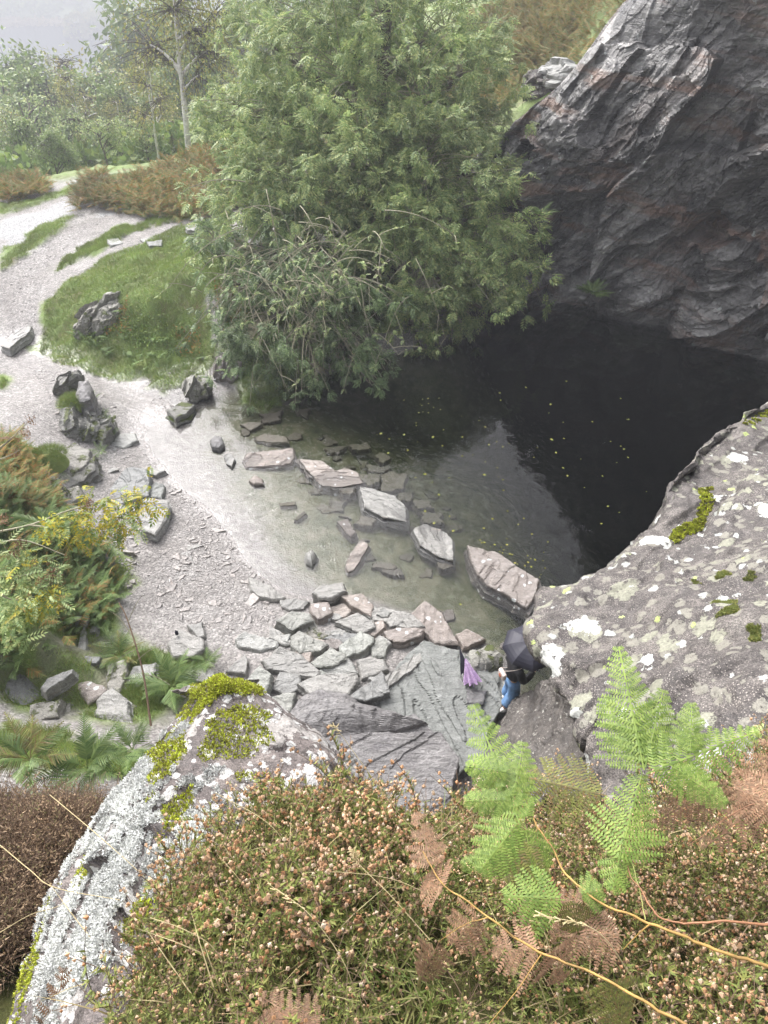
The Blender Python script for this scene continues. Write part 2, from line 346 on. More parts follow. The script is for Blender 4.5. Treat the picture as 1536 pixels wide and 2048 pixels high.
M['birchbark']=rock_mat('birch_bark',[(.30,.28,.26),(.68,.66,.64),(.80,.79,.77)],1.2,((1,1,3),(0,0,0)),bump=.02,fine=6,rnd=0)
M['stalk']=plain('bracken_stalk',(.33,.20,.06),.55,.55,22)
M['stalk_green']=plain('bracken_stalk_green',(.26,.26,.08),.5,.3,14)
M['stalk_brown']=plain('bracken_stalk_brown',(.25,.12,.06),.6,.3,14)
# ground: mask.r grass, g wet, b algae/bed, a grey path
def ground_mat():
    m,nt,out=new_mat('ground_gravel_and_turf'); b=NB(nt); pos=b.pos()
    at=b.n('Attribute',attribute_name='mask'); sp=b.n('SeparateColor'); b.l(at.outputs['Color'],sp.inputs[0])
    big=b.noise(pos,.7,5,.6); mid=b.noise(pos,5,5,.6); fin=b.noise(pos,38,4,.7)
    v=b.n('TexVoronoi'); v.inputs['Scale'].default_value=26; b.l(pos,v.inputs['Vector'])
    peb=b.n('SeparateColor'); b.l(v.outputs['Color'],peb.inputs[0])
    grav=b.ramp(big,[(.3,(.19,.176,.163)),(.5,(.245,.23,.217)),(.7,(.30,.288,.275))])
    grav=b.mix(.9,grav,b.ramp(peb.outputs[0],[(0.,.5),(.4,.9),(.8,1.15),(1.,1.6)]),'MULTIPLY')
    grav=b.mix(.6,grav,b.ramp(mid,[(.3,.75),(.7,1.2)]),'MULTIPLY')
    gpath=b.mix(.8,(.29,.29,.285),b.ramp(peb.outputs[1],[(0.,.55),(.5,1.),(1.,1.5)]),'MULTIPLY')
    c=b.mix(at.outputs['Alpha'],grav,gpath)
    bed=b.ramp(b.noise(pos,2.2,7,.68,.5),[(.34,(.05,.06,.025)),(.46,(.10,.11,.055)),(.6,(.18,.175,.115)),(.75,(.25,.235,.175))])
    bed=b.mix(.7,bed,b.ramp(fin,[(.3,.6),(.7,1.3)]),'MULTIPLY')
    c=b.mix(sp.outputs[2],c,bed)
    gr=b.ramp(b.noise(pos,1.1,6,.65),[(.3,(.16,.13,.06)),(.42,(.14,.17,.05)),(.58,(.16,.235,.055)),(.75,(.22,.25,.07))])
    gr=b.mix(.8,gr,b.ramp(fin,[(.3,.5),(.7,1.5)]),'MULTIPLY')
    c=b.mix(sp.outputs[0],c,gr)
    c=b.mix(b.math('MULTIPLY',sp.outputs[1],.45),c,b.mix(1.,c,(.45,.42,.42),'MULTIPLY'))
    wet=b.math('MULTIPLY',sp.outputs[1],b.ramp(mid,[(.38,1.),(.6,.75)]))
    rg=b.math('SUBTRACT',.75,b.math('MULTIPLY',wet,.62))
    dry=b.math('SUBTRACT',1.,b.math('MULTIPLY',wet,.8))
    h=b.math('MULTIPLY',b.math('ADD',b.math('MULTIPLY',v.outputs['Distance'],-.6),b.math('ADD',fin,mid)),dry)
    b.bsdf(out,c,rg,b.bump(h,.03,.9),.5); return m
M['ground']=ground_mat()
def soil_mat():
    m,nt,out=new_mat('peaty_soil'); b=NB(nt); pos=b.pos()
    c=b.ramp(b.noise(pos,5,6,.65),[(.3,(.035,.03,.012)),(.5,(.06,.065,.02)),(.7,(.11,.095,.04))])
    b.bsdf(out,c,.9,b.bump(b.noise(pos,60,4),.02),.2); return m
M['soil']=soil_mat()
def water_mat(name,ripple,ring=True,absorb=None,depthcol=None):
    m,nt,out=new_mat(name); b=NB(nt); pos=b.pos()
    h=b.math('MULTIPLY',b.noise(pos,ripple[0],3,.5),ripple[1])
    if ring:
        for sc,am in ((.9,1.),(2.3,.5),(1.5,.7)):
            v=b.n('TexVoronoi',voronoi_dimensions='2D'); v.inputs['Scale'].default_value=sc; b.l(pos,v.inputs['Vector'])
            s1=b.math('SINE',b.math('MULTIPLY',v.outputs['Distance'],85.))
            s1=b.math('MULTIPLY',s1,b.ramp(v.outputs['Distance'],[(0.,.6),(.12,1.),(.24,0.)]))
            s1=b.math('MULTIPLY',s1,b.ramp(b.noise(pos,.9,2),[(.45,0.),(.65,1.)]))
            h=b.math('ADD',h,b.math('MULTIPLY',s1,.0022*am/sc))
    bp=b.n('Bump'); bp.inputs['Distance'].default_value=1.; bp.inputs['Strength'].default_value=1.; b.l(h,bp.inputs['Height'])
    fr=b.n('Fresnel'); fr.inputs['IOR'].default_value=1.34; b.l(bp.outputs[0],fr.inputs['Normal'])
    gl=b.n('BsdfGlossy'); gl.inputs['Roughness'].default_value=.03; b.l(bp.outputs[0],gl.inputs['Normal'])
    if depthcol: tr=b.n('BsdfDiffuse'); tr.inputs[0].default_value=(*depthcol,1)
    else: tr=b.n('BsdfTransparent')
    mx=b.n('MixShader'); b.l(b.math('MINIMUM',b.math('MULTIPLY',fr.outputs[0],.6 if depthcol else 1.0),1.),mx.inputs[0]); b.l(tr.outputs[0],mx.inputs[1]); b.l(gl.outputs[0],mx.inputs[2]); b.l(mx.outputs[0],out.inputs[0])
    if absorb:
        va=b.n('VolumeAbsorption'); va.inputs['Color'].default_value=(*absorb[0],1); va.inputs['Density'].default_value=absorb[1]; b.l(va.outputs[0],out.inputs['Volume'])
    return m
M['water']=water_mat('quarry_pool_water',(2.6,.0065),True,((.72,.75,.66),1.7))
M['lake']=water_mat('lake_water',(.35,.25),False,None,(.035,.045,.05))
# ------------------------------------------------------------------ ground
CTRL="""520 900 -.07|600 1000 -.14|560 1120 -.05|700 1050 -.22|700 900 -.5|850 1000 -.8|800 850 -1.8|1000 1000 -1.6|1000 800 -4|1200 900 -4|1100 700 -4|1250 750 -3.5|900 1150 -.35
1000 1250 -.22|1080 1180 -1|950 1290 -.12|1050 1320 -.1|1200 1100 -4|750 1180 -.12|640 790 -.5|540 800 -.12|450 790 -.05|440 850 -.05|400 900 -.04|700 740 -1.5|900 650 -3|800 690 -2|620 850 -.3|760 1000 -.5|800 1100 -.3
480 762 0|420 775 0|345 835 0|290 850 0|288 885 0|340 930 0|354 970 0|420 1012 0|468 1080 0|510 1140 0|565 1178 0|640 1205 0|760 1235 0|850 1270 0|930 1310 0|1030 1370 0
250 900 .1|300 1000 .08|380 1060 .06|400 1150 .1|300 1150 .22|250 1200 .32|450 1250 .2|350 1300 .3|500 1350 .35|600 1290 .3|700 1270 .22|800 1310 .2|440 1150 .05|240 1080 .25|230 950 .12
700 1400 .4|850 1400 .25|700 1550 .5|950 1420 .15|1010 1420 .15|500 1450 .6|350 1400 .7
150 1300 .6|60 1380 .8|200 1400 .8|0 1450 1.6|100 1550 3.0|300 1450 1.2|0 1200 3|90 1210 1.5|190 1170 .45|0 1000 2.5|90 1010 1.5|30 890 1.8|150 1060 1.0
0 800 .9|80 850 .9|90 890 .9|120 800 .85|130 1000 .6|225 880 .12|225 780 .1|150 740 .3|200 930 .2
20 700 .3|100 715 .12|200 760 .06|260 800 .03|330 740 .08|400 735 .1|0 750 .45|60 780 .6|320 810 .03
110 680 .22|90 600 .75|200 722 .15|300 725 .14|410 725 .2|300 595 1.6|210 590 1.35|380 560 1.75|250 520 1.25|400 500 1.5|425 650 .9|350 670 .6|200 680 .35|270 680 .5
0 620 .5|0 500 .9|150 450 1|250 390 1.1|0 430 1.0|150 400 1.0|350 440 1.2|300 365 1.1|200 360 1.0
450 600 1.5|500 650 1.2|470 720 .5|520 752 .12|600 650 1.2|700 620 1.2|770 640 .4|640 745 .05|830 600 1.0|900 560 1.4|780 700 -1.5|790 665 -.6
500 420 1.3|700 400 1.8|850 380 2.3|980 300 3.5|620 520 1.5|760 500 1.6"""
cp=[]
for e in CTRL.replace('\n','|').split('|'):
    u,v,z=map(float,e.split()); p=P(u,v,z); cp.append((p[0],p[1],z))
g0=P(1020,215,4.0); cp.append((g0[0],g0[1],4.0)); g0=P(980,245,3.8); cp.append((g0[0],g0[1],3.8))
cp+=[(6.4,30,5.4),(10,33,6.5),(14,36,9),(18,30,11),(20,20,11),(5,46,5.6),(12,50,8),(0,46,3.5),(-5,46,2),(0,62,3),(20,70,13),(10,28,3.5),(5,27,3.0),
 (-15,38,.2),(-18,45,-3),(-9,37,.9),(-9,45,-1),(-25,40,-2),(-30,60,-10),(-5,62,-2),(-24,30,1.0),(-24,20,1.5),(-20,10,4),(-14,4,7),(10,14,-4),(8,10,-4),(14,18,-3),(6,8,-3),(4.5,5.5,-1),(12,8,2),(16,12,4),(20,5,8),(8,3,2),(2,2,.5),(-2,2,1.5),(-5,1,8),(0,0,2),(-3,-4,6),(5,-4,6),(20,-6,10),(-20,-6,12)]
NEARZ=RBF(cp)
def farz(x,y):
    b=np.interp(y,[45,60,90,140,220,300,330,690,730,900,1300,2500],[-2,-9,-22,-42,-66,-84,-94,-94,-86,-70,-40,-20])
    az=x/np.maximum(y,1)
    hill=sstep(-.30,.05,az+.0*y)*np.interp(y,[45,60,120,300,600,2500],[5,13,26,70,95,120])
    return b+hill
def H0(x,y):
    w=sstep(48,72,y)*1.0; w=np.maximum(w,sstep(26,60,np.abs(x)))
    n=NEARZ(np.clip(x,-40,40),np.clip(y,-8,75))
    return n*(1-w)+farz(x,np.maximum(y,20))*w
GRASS=[([(62,660),(85,600),(170,560),(230,520),(330,500),(400,462),(470,470),(430,560),(430,660),(412,725),(340,735),(260,720),(180,705),(100,690)],.8),
 ([(95,532),(180,480),(240,465),(270,478),(190,515),(120,535)],1.0),([(230,458),(330,430),(420,425),(380,445),(300,455),(260,475)],1.1),
 ([(0,500),(60,470),(150,430),(170,440),(60,510),(0,540)],.9),([(0,410),(80,392),(150,360),(240,345),(320,350),(300,378),(190,376),(60,420),(0,440)],1.0),
 ([(150,425),(240,405),(210,435),(160,450)],1.0),
 ([(0,745),(18,760),(15,780),(0,790)],.6),([(965,235),(1000,200),(1070,180),(1065,205),(1000,228)],4.0),
 ([(0,860),(70,880),(110,930),(120,1010),(230,1060),(215,1120),(190,1190),(140,1250),(60,1325),(0,1340)],1.5),([(0,1430),(120,1440),(250,1500),(350,1560),(0,1600)],2.),
 ([(235,1300),(330,1290),(420,1330),(330,1440),(240,1420)],.5),([(420,540),(520,520),(860,500),(900,560),(830,600),(700,640),(520,745),(470,735),(440,660)],1.2),
 ([(180,405),(260,350),(430,320),(440,420),(300,430)],1.2)]
WETP=[([(0,690),(60,668),(150,700),(230,740),(330,755),(345,800),(360,830),(295,850),(285,900),(240,870),(225,810),(180,780),(90,760),(0,720)],.15),
 ([(285,840),(480,750),(520,800),(500,900),(520,1000),(600,1150),(560,1185),(500,1150),(455,1085),(410,1020),(345,975),(330,925)],.02),
 ([(300,740),(430,735),(440,770),(340,835),(300,800)],.05)]
PATHG=[([(0,440),(160,395),(190,405),(60,470),(0,505)],1.0),([(0,480),(80,455),(70,480),(0,520)],1.0),([(230,378),(285,378),(270,410),(200,430)],1.1)]
DRY=[([(0,430),(160,385),(200,390),(170,410),(60,460),(0,480)],1.0),([(190,378),(285,378),(280,400),(190,470),(90,545),(60,600),(0,620),(0,545),(120,470)],1.0)]
def axis(segs):
    out=[segs[0][0]]
    for a,b,s in segs: out+=list(np.linspace(a,b,max(2,int(round((b-a)/s))+1))[1:])
    return np.array(out)
xs=axis([(-2200,-600,200),(-600,-120,40),(-120,-40,5),(-40,-20,.8),(-20,-11,.11),(-11,3.5,.055),(3.5,16,.14),(16,40,.9),(40,120,5),(120,600,40),(600,2200,200)])
ys=axis([(-60,-8,8),(-8,3.5,.5),(3.5,23,.055),(23,37,.11),(37,60,.5),(60,150,3),(150,760,12),(760,2600,120)])
X,Y=np.meshgrid(xs,ys)
def wob(x,y,s,a,seed): return a*fbm(np.stack([x*s,y*s,x*0+seed],-1),3,seed)
near=(np.abs(X+2)<20)&(Y>2)&(Y<48)
mask=np.zeros(X.shape+(4,)); 
xn,yn=X[near],Y[near]; wb=wob(xn,yn,1.3,.45,3)
wb=wb+wob(xn,yn,5.,.16,33)+wob(xn,yn,14.,.05,34)
def pm(polys,soft=.14):
    r=np.zeros(xn.shape)
    for poly,z in polys: r=np.maximum(r,sstep(soft,-soft,sdpoly(xn,yn,PX(poly,z))+wb))
    return r
z=H0(X,Y)
g=pm(GRASS); g*=1-pm(DRY)*.97; g=np.maximum(g,sstep(33.5,36,yn+wb)); g=np.maximum(g,sstep(0,2,xn-1)*sstep(28,30,yn+wb)*.95)
gr_far=1.0
mk=np.zeros(xn.shape+(4,)); mk[:,0]=g; mk[:,3]=pm(PATHG)
zn=z[near]
wet=np.maximum(pm(WETP,.25),sstep(.05,.0,zn)*(yn<24)); mk[:,1]=wet
bedm=sstep(-.03,-.09,zn+wob(xn,yn,1.5,.03,9))*(yn<27)*(xn>-6.5); sl_=pm([([(0,1340),(60,1325),(150,1255),(250,1270),(345,1285),(430,1330),(400,1420),(300,1480),(120,1440),(0,1430)],.8)],.25); mk[:,2]=np.maximum(bedm,.85*sl_); mk[:,0]=np.maximum(mk[:,0],sl_*np.clip(.35+1.6*fbm(np.stack([xn*1.4,yn*1.4,xn*0],-1),3,44),0,.9))
mask[...,0]=1.0; mask[near]=mk
mask[...,0]=np.where(near,mask[...,0],1)
nz=wob(X,Y,.9,.10,5)*np.where(near,1,0)+wob(X,Y,5.,.035,6)*near
fl=np.ones(X.shape); fl[near]=np.clip(1-.8*wet,.12,1)*np.clip(.35+g,.35,1.2)
Z=z+nz*fl
gm=np.zeros(X.shape); gm[near]=g; Z=Z+gm*(wob(X,Y,1.6,.16,8)+.05)
Z=np.where((Y>335)&(Y<685)&(X/np.maximum(Y,1)<-.30),np.minimum(Z,-90),Z)
ground=build('ground',np.stack([X,Y,Z],-1).reshape(-1,3),grid_faces(len(ys),len(xs)),M['ground'],smooth=True,attrs={'mask':mask.reshape(-1,4)})
tag(ground,kind='structure')
from bisect import bisect
def HZ(x,y):
    """ground height as built (bilinear)"""
    x=np.atleast_1d(np.asarray(x,float)); y=np.atleast_1d(np.asarray(y,float))
    i=np.clip(np.searchsorted(ys,y)-1,0,len(ys)-2); j=np.clip(np.searchsorted(xs,x)-1,0,len(xs)-2)
    fy=np.clip((y-ys[i])/(ys[i+1]-ys[i]),0,1); fx=np.clip((x-xs[j])/(xs[j+1]-xs[j]),0,1)
    return (Z[i,j]*(1-fx)+Z[i,j+1]*fx)*(1-fy)+(Z[i+1,j]*(1-fx)+Z[i+1,j+1]*fx)*fy
# pool: closed body of water, lake sheet
def boxmesh(x0,x1,y0,y1,z0,z1):
    V=np.array([(x,y,zz) for zz in (z0,z1) for y in (y0,y1) for x in (x0,x1)],float)
    return V,np.array([(0,2,3,1),(4,5,7,6),(0,1,5,4),(2,6,7,3),(0,4,6,2),(1,3,7,5)])
V,F=boxmesh(-8.2,17,3.2,29,-6,0.0); tag(build('pool_water',V,F,M['water']),kind='structure')
lk=np.array([(-900,300,-90.5),(60,300,-90.5),(60,760,-90.5),(-900,760,-90.5)],float); tag(build('lake_water',lk,np.array([(0,1,2,3)]),M['lake']),kind='structure')

# ------------------------------------------------------------------ cliff
def shell(G,name,mat,thick_dir,disp,res_note=None,kind=None,under=None,smooth=False):
    nr,nc=G.shape[:2]; n=gnormals(G)
    cam0=np.array([0,0,CAMZ]); s=np.sign(((cam0-G)*n).sum(-1).mean()); n=n*s
    d=disp(G); V=G+n*d[...,None]
    return build(name,V.reshape(-1,3),grid_faces(nr,nc) if s<0 else grid_faces(nr,nc)[:,::-1],mat,smooth=smooth)
def c3(u,v,y=None,z=None,t=None,d=(0,0,0)):
    p=P(u,v,z) if z is not None else (WY(u,v,y) if y is not None else T(u,v,t)); return p+np.array(d)
net=[
 [c3(860,640,z=0,d=(0,0,-3)),c3(1035,598,z=0,d=(0,0,-3)),c3(1180,603,z=0,d=(.2,0,-3)),c3(1262,640,z=0,d=(.2,0,-3)),c3(1345,640,z=0,d=(0,.3,-3)),c3(1390,690,z=0,d=(0,.3,-3)),c3(1536,730,z=0,d=(0,.3,-3)),c3(1800,860,z=0,d=(0,.5,-3)),c3(2300,1100,z=0,d=(0,.5,-3))],
 [c3(860,600,z=0),c3(1035,598,z=0),c3(1180,603,z=0),c3(1262,640,z=0),c3(1345,650,z=0),c3(1390,690,z=0),c3(1536,730,z=0),c3(1800,860,z=0),c3(2300,1100,z=0)],
 [c3(900,500,y=26.5),c3(1020,500,y=24.2),c3(1190,480,y=23.2),c3(1290,480,y=22.2),c3(1380,490,y=21.6),c3(1460,500,y=20.4),c3(1620,500,y=19),c3(1900,600,y=15.5),c3(2400,800,y=11)],
 [c3(930,400,y=27.2),c3(1000,390,y=25.2),c3(1130,350,y=23.8),c3(1260,310,y=22.6),c3(1380,300,y=21.6),c3(1500,290,y=20.6),c3(1680,260,y=18.6),c3(2000,300,y=14.5),c3(2600,400,y=10)],
 [c3(950,330,y=27.6),c3(1010,290,y=26.0),c3(1110,215,y=24.8),c3(1220,140,y=23.6),c3(1350,110,y=22.4),c3(1500,90,y=21.2),c3(1740,20,y=18),c3(2100,0,y=13.5),c3(2800,0,y=9)],
 [c3(965,310,y=28.0),c3(1030,262,y=26.6),c3(1110,188,y=25.8),c3(1180,108,y=25.2),c3(1270,-5,y=24.6),c3(1480,-160,y=22.4),c3(1800,-330,y=18),c3(2300,-500,y=13),c3(3200,-700,y=8)],
 [c3(965,310,y=28.0,d=(1,4,-1.5)),c3(1030,262,y=26.6,d=(1,4,-1.5)),c3(1110,188,y=25.8,d=(1.5,4,-1.2)),c3(1180,108,y=25.2,d=(2,5,-1)),c3(1270,-5,y=24.6,d=(3,6,-1)),c3(1480,-160,y=22.4,d=(4,7,-1)),c3(1800,-330,y=18,d=(6,7,0)),c3(2300,-500,y=13,d=(8,6,0)),c3(3200,-700,y=8,d=(8,4,0))]]
G=patch(net,420,520)
nrm=gnormals(G)
# cleavage runs up to the right: strata frame
a=R(50); ax=np.array([math.cos(a),.25,math.sin(a)]); ax/=np.linalg.norm(ax); bx=np.cross([0,1.,0],ax); bx/=np.linalg.norm(bx); cx=np.cross(ax,bx)
def sframe(G): return np.stack([G@ax,G@bx,G@cx],-1)
def slabs(q,G):
    w=fbm(G*.5,3,21)[...,None]*.5
    return facet((q+w)*np.array([.5,1.7,.8]),41,0.)/.6*.5+.5
def cdisp(G):
    q=sframe(G); w=fbm(G*.5,3,21)[...,None]*.5
    d=facet((q+w)*np.array([.13,.5,.3]),31,1.6)*.8
    d+=facet((q+w)*np.array([.35,1.7,.8]),41,1.9)*.26
    d+=facet((q+w*.7)*np.array([1.2,4.5,2.]),51,1.7)*.09
    d+=facet((q+w*.5)*np.array([3.,12,5.]),61,1.4)*.03
    d+=fbm(q*np.array([.15,.5,.3]),4,71)*.5+fbm(G*6,3,72)*.02
    d+=np.abs(fbm(q*np.array([.5,5.,3.]),4,75))*.16
    big=q[...,1]*.45+fbm(q*.2,2,73)*.8; fr=big-np.floor(big); d+=.55*np.where(fr<.85,fr,.85-(fr-.85)*5.6)   # overlapping leaning slabs
    edge=np.linspace(0,1,G.shape[0])[:,None]; return d*(1-.85*sstep(.55,.82,edge))*(1-.6*sstep(1/6+.08,1/6-.02,edge))
cliff=shell(G,'cliff',M['cliff'],None,cdisp)
q=sframe(G); w=fbm(G*.5,3,21)[...,None]*.5; ca=np.zeros(G.shape[:2]+(4,)); ca[...,0]=np.clip(.5+.45*facet((q+w)*np.array([.5,1.7,.8]),41,0.)+.5*facet((q+w)*np.array([.2,.62,.35]),31,0.)+.35*facet((q+w*.7)*np.array([1.2,4.5,2.]),51,0.),0,1); ca[...,1]=np.clip(.5+.6*facet((q+w)*np.array([.25,.9,.5]),77,0.)+.22*sstep(8,14,G[...,0])-.08,0,1); ca[...,3]=1
at=cliff.data.attributes.new('cell','FLOAT_COLOR','POINT'); at.data.foreach_set('color',ca.astype(np.float32).ravel())
tag(cliff,'tall dark wet slate cliff with slanting slabs rising from the black pool','cliff')

# ------------------------------------------------------------------ right foreground rock
def U(p,d): return list(np.asarray(p)+np.array(d))
E=[(1560,748,11.3),(1366,878,9.6),(1286,1008,8.6),(1128,1152,7.7),(1066,1242,6.8),(1118,1388,5.9),(1190,1530,5.2),(1240,1680,4.6)]
I=[[(1700,790,11),(1900,800,10.5),(2200,800,10)],[(1470,890,9.2),(1600,905,8.6),(1900,930,8)],[(1400,1030,8.0),(1540,1040,7.3),(1850,1060,6.6)],[(1290,1140,7.0),(1450,1160,6.3),(1800,1180,5.3)],[(1210,1255,6.3),(1400,1260,5.6),(1800,1280,4.6)],[(1220,1385,5.5),(1400,1380,4.8),(1800,1380,4.0)],[(1280,1530,4.9),(1420,1500,4.2),(1800,1500,3.6)],[(1340,1680,4.5),(1480,1650,3.8),(1800,1640,3.4)]]
net=[]
for e,i in zip(E,I):
    p=T(*e); k=.35+.05*e[2]
    net.append([U(T(e[0]+170,e[1],e[2]*1.5),(0,0,-3.5)),T(e[0]+130,e[1]-20,e[2]*1.4),T(e[0]+50,e[1]-8,e[2]*1.13),p]+[T(*q) for q in i]+[T(i[-1][0]+900,i[-1][1]+60,i[-1][2]*.8)])
G=patch(net,330,360)
def mdisp(G):
    w=fbm(G*.7,2,5)[...,None]*.4
    q=(G+w)@np.array([[.8,.5,.1],[-.5,.8,.2],[.0,-.2,1.]]).T
    return fbm(G*.6,3,11)*.25+facet(q*np.array([.5,1.1,.8]),12,1.1)*.06+fbm(G*1.6,4,18,.6)*.14+facet(q*np.array([1.6,3.5,2.5]),13,1.)*.035+fbm(G*5,5,14,.6)*.035+fbm(G*24,3,15,.6)*.012
wcol=sstep(.20,.37,np.linspace(0,1,G.shape[1]))[None]
gu,gv,_g=proj(G); sdb=sdpoly(gu,gv,np.array([(1000,1190),(1128,1168),(1230,1140),(1290,1122),(1345,1082),(1398,1052),(1425,985),(1480,930),(1560,890),(2300,840),(2300,600),(1000,600)],float))+14*fbm(G*2.2,4,19)
ledge=-.28*sstep(6,-16,sdb)-.10*np.exp(-(sdb/9)**2)
_m0=mdisp
def mdisp(G): return _m0(G)+ledge
MGRID=G; MN=gnormals(G); MN*=np.sign(((np.array([0,0,CAMZ])-G)*MN).sum(-1).mean()); MD=mdisp(G)*(.25+.75*wcol)
massif=shell(G,'lichened_rock',M['massif'],None,lambda G:mdisp(G)*(.25+.75*wcol),smooth=True)
tag(massif,'huge grey rock spotted with white and lime lichen, leaning over the pool on the right','rock')
net=[[T(1180,1300,12.0),T(1130,1325,11.4),T(1075,1355,11.6),T(1040,1385,12.4),T(1040,1385,13.2)],
     [T(1250,1350,8.6),T(1160,1370,9.6),T(1090,1385,10.8),T(1020,1415,12.2),T(1020,1410,13.2)],
     [T(1250,1430,7.0),T(1180,1430,8.4),T(1110,1430,10),T(1000,1465,11.6),T(985,1475,12.9)],
     [T(1280,1520,6.2),T(1200,1500,7.4),T(1100,1500,9.2),T(970,1530,11),T(950,1540,12.7)],
     [T(1300,1640,5.8),T(1180,1600,6.6),T(1060,1600,8.2),T(950,1620,10.2),T(930,1640,12)]]
G=patch(net,150,150)
o=shell(G,'dark_boulder',M['darkface'],None,lambda G:fbm(G*.8,3,81)*.2+facet(G@np.array([[.8,.6,0],[-.6,.8,.3],[0,-.3,1.]]).T*np.array([.8,1.8,1.4]),82,1.)*.05+fbm(G@np.array([[.8,.6,0],[-.6,.8,.3],[0,-.3,1.]]).T*np.array([1.,4,3]),4,84)*.14+fbm(G*7,4,83,.6)*.05,smooth=True)
tag(o,'dark speckled boulder face sloping steeply beside the standing person','boulder')

# ------------------------------------------------------------------ left mossy rock
SH=30
net=[[(428,1362,3.8),(434,1358,3.72),(440,1354,3.68),(448,1358,3.7),(458,1364,3.8)],
 [(350,1440,4.0),(388,1400,3.65),(432,1425,3.35),(545,1412,3.5),(575,1415,4.0)],
 [(270,1560,3.8),(312,1488,3.45),(395,1530,2.98),(655,1530,3.15),(700,1530,3.7)],
 [(170,1700,3.5),(222,1622,3.05),(350,1630,2.65),(600,1640,2.85),(700,1630,3.5)],
 [(90,1850,3.2),(155,1772,2.7),(300,1750,2.35),(500,1760,2.65),(650,1740,3.1)],
 [(40,2000,2.8),(102,1915,2.35),(260,1900,2.05),(420,1900,2.35),(550,1880,2.8)],
 [(-20,2180,2.6),(50,2110,2.1),(200,2100,1.85),(350,2100,2.05),(500,2100,2.5)]]
net=[[T(r[0][0]+90,r[0][1],r[0][2]+1.8),T(r[0][0]+25,r[0][1],r[0][2]+.5)]+[T(*q) for q in r]+[T(r[-1][0]-40,r[-1][1]+10,r[-1][2]+.7),T(r[-1][0]-120,r[-1][1]+20,r[-1][2]+2)] for r in net]
net=[[T(u,1375,5.4) for u in (470,460,435,440,446,452,458,455,450)]]+net; RW=sstep(.10,.24,np.linspace(0,1,300))[:,None]
G=patch(net,300,240)
ra=np.array([[.75,.55,.35],[-.6,.8,.1],[-.25,-.25,.93]])
def rdisp(G):
    q=G@ra.T; w=fbm(G*1.5,2,91)[...,None]*.2
    return facet((q+w)*np.array([2.6,.9,2.]),92,1.1)*.045+facet(q*np.array([1.1,.6,.9]),90,1.6)*.07+facet((q+w)*np.array([8,2.2,6]),93,1.1)*.014+fbm(q*np.array([9,2.5,6]),4,94,.6)*.035+fbm(G*40,3,95)*.006
MR_G=G; mr=shell(G,'mossy_rock',M['mossrock'],None,lambda G:rdisp(G)*(.15+.85*RW),smooth=True)
tag(mr,'pointed foreground rock crusted with white lichen and bright green moss','rock')
# moss cushions and lichen crust: leafy little tufts bedded on the rock (parts of it)
nG=gnormals(G); nG*=np.sign(((np.array([0,0,CAMZ])-G)*nG).sum(-1).mean()); RS=(G+nG*(rdisp(G)*(.15+.85*RW))[...,None]).reshape(-1,3); RN=nG.reshape(-1,3)
pu,pv,pf=proj(RS)
def blob_mask(polys,soft=12,seed=3,amp=22,fs=6.):
    n=fbm(RS*fs,4,seed)*amp; r=np.zeros(len(RS),bool)
    for p in polys: r|=sdpoly(pu,pv,p)+n<0
    return r
TF=np.array([(0,0,0),(-.5,.9,.25),(.5,.9,.25),(-.9,.3,.55),(.9,.3,.55),(0,.5,1.)]) 
def tufts(mask,N,size,name,mat,blades=5,spread=.9,lift=0.,par=None):
    idx=np.flatnonzero(mask); par=par or mr
    if len(idx)==0: return
    k=rng.choice(idx,N); c=RS[k]+rng.normal(0,.006,(N,3)); n=RN[k]
    Vp=np.array([(-.25,0,0),(.25,0,0),(0.12,1,.12),(-.12,1,.12)],float); Fp=np.array([(0,1,2,3)])
    c=np.repeat(c,blades,0); n=np.repeat(n,blades,0)
    d=n+rng.normal(0,spread,c.shape)*.8+np.array([0,0,.2]); 
    Mx=frames(d,rng.uniform(0,6.28,len(c))); s=size*rng.uniform(.5,1.5,len(c))
    V,F=repl(Vp,Fp,Mx,c,s); return build(name,V,F,mat,parent=par)
mossp=[[(405,1470),(430,1420),(480,1405),(545,1425),(540,1480),(500,1510),(395,1512)],[(370,1375),(440,1350),(520,1385),(430,1400),(385,1450),(360,1430)],[(300,1500),(390,1440),(370,1500),(300,1600)],[(135,1765),(190,1700),(185,1735),(150,1770)],[(330,1600),(380,1580),(350,1680),(310,1680)],[(240,1850),(300,1800),(250,1900)],[(470,1545),(520,1550),(510,1565),(480,1560)],[(30,2048),(60,1900),(100,1800),(70,1950)]]
lichp=[[(420,1570),(500,1560),(420,1640),(370,1640)],[(330,1650),(400,1600),(420,1680),(350,1760),(300,1760)],[(140,1760),(240,1600),(330,1520),(330,1640),(270,1780),(200,1900),(100,2000),(60,2000),(90,1880)],[(150,1700),(200,1600),(260,1540),(330,1470),(390,1440),(330,1560),(250,1640),(200,1700),(130,1790),(100,1800)],[(80,1850),(130,1770),(200,1720),(170,1800),(100,1900)],[(120,1960),(170,1880),(230,1850),(220,1930),(140,2000)],[(230,1760),(290,1730),(290,1790),(240,1790)],[(330,1660),(370,1560),(420,1560),(400,1640),(350,1700)],[(60,1990),(90,1950),(100,2048),(60,2048)],[(190,1850),(240,1900),(180,1960)],[(100,1830),(150,1780),(160,1860),(110,1910)]]
mm=blob_mask(mossp,seed=3,amp=34); lm=blob_mask(lichp,seed=8,amp=60,fs=11)&~mm
tufts(mm,60000,.009,'moss',M['moss'],4)
tufts(lm,105000,.0078,'lichen',M['lichen'],4,1.4)

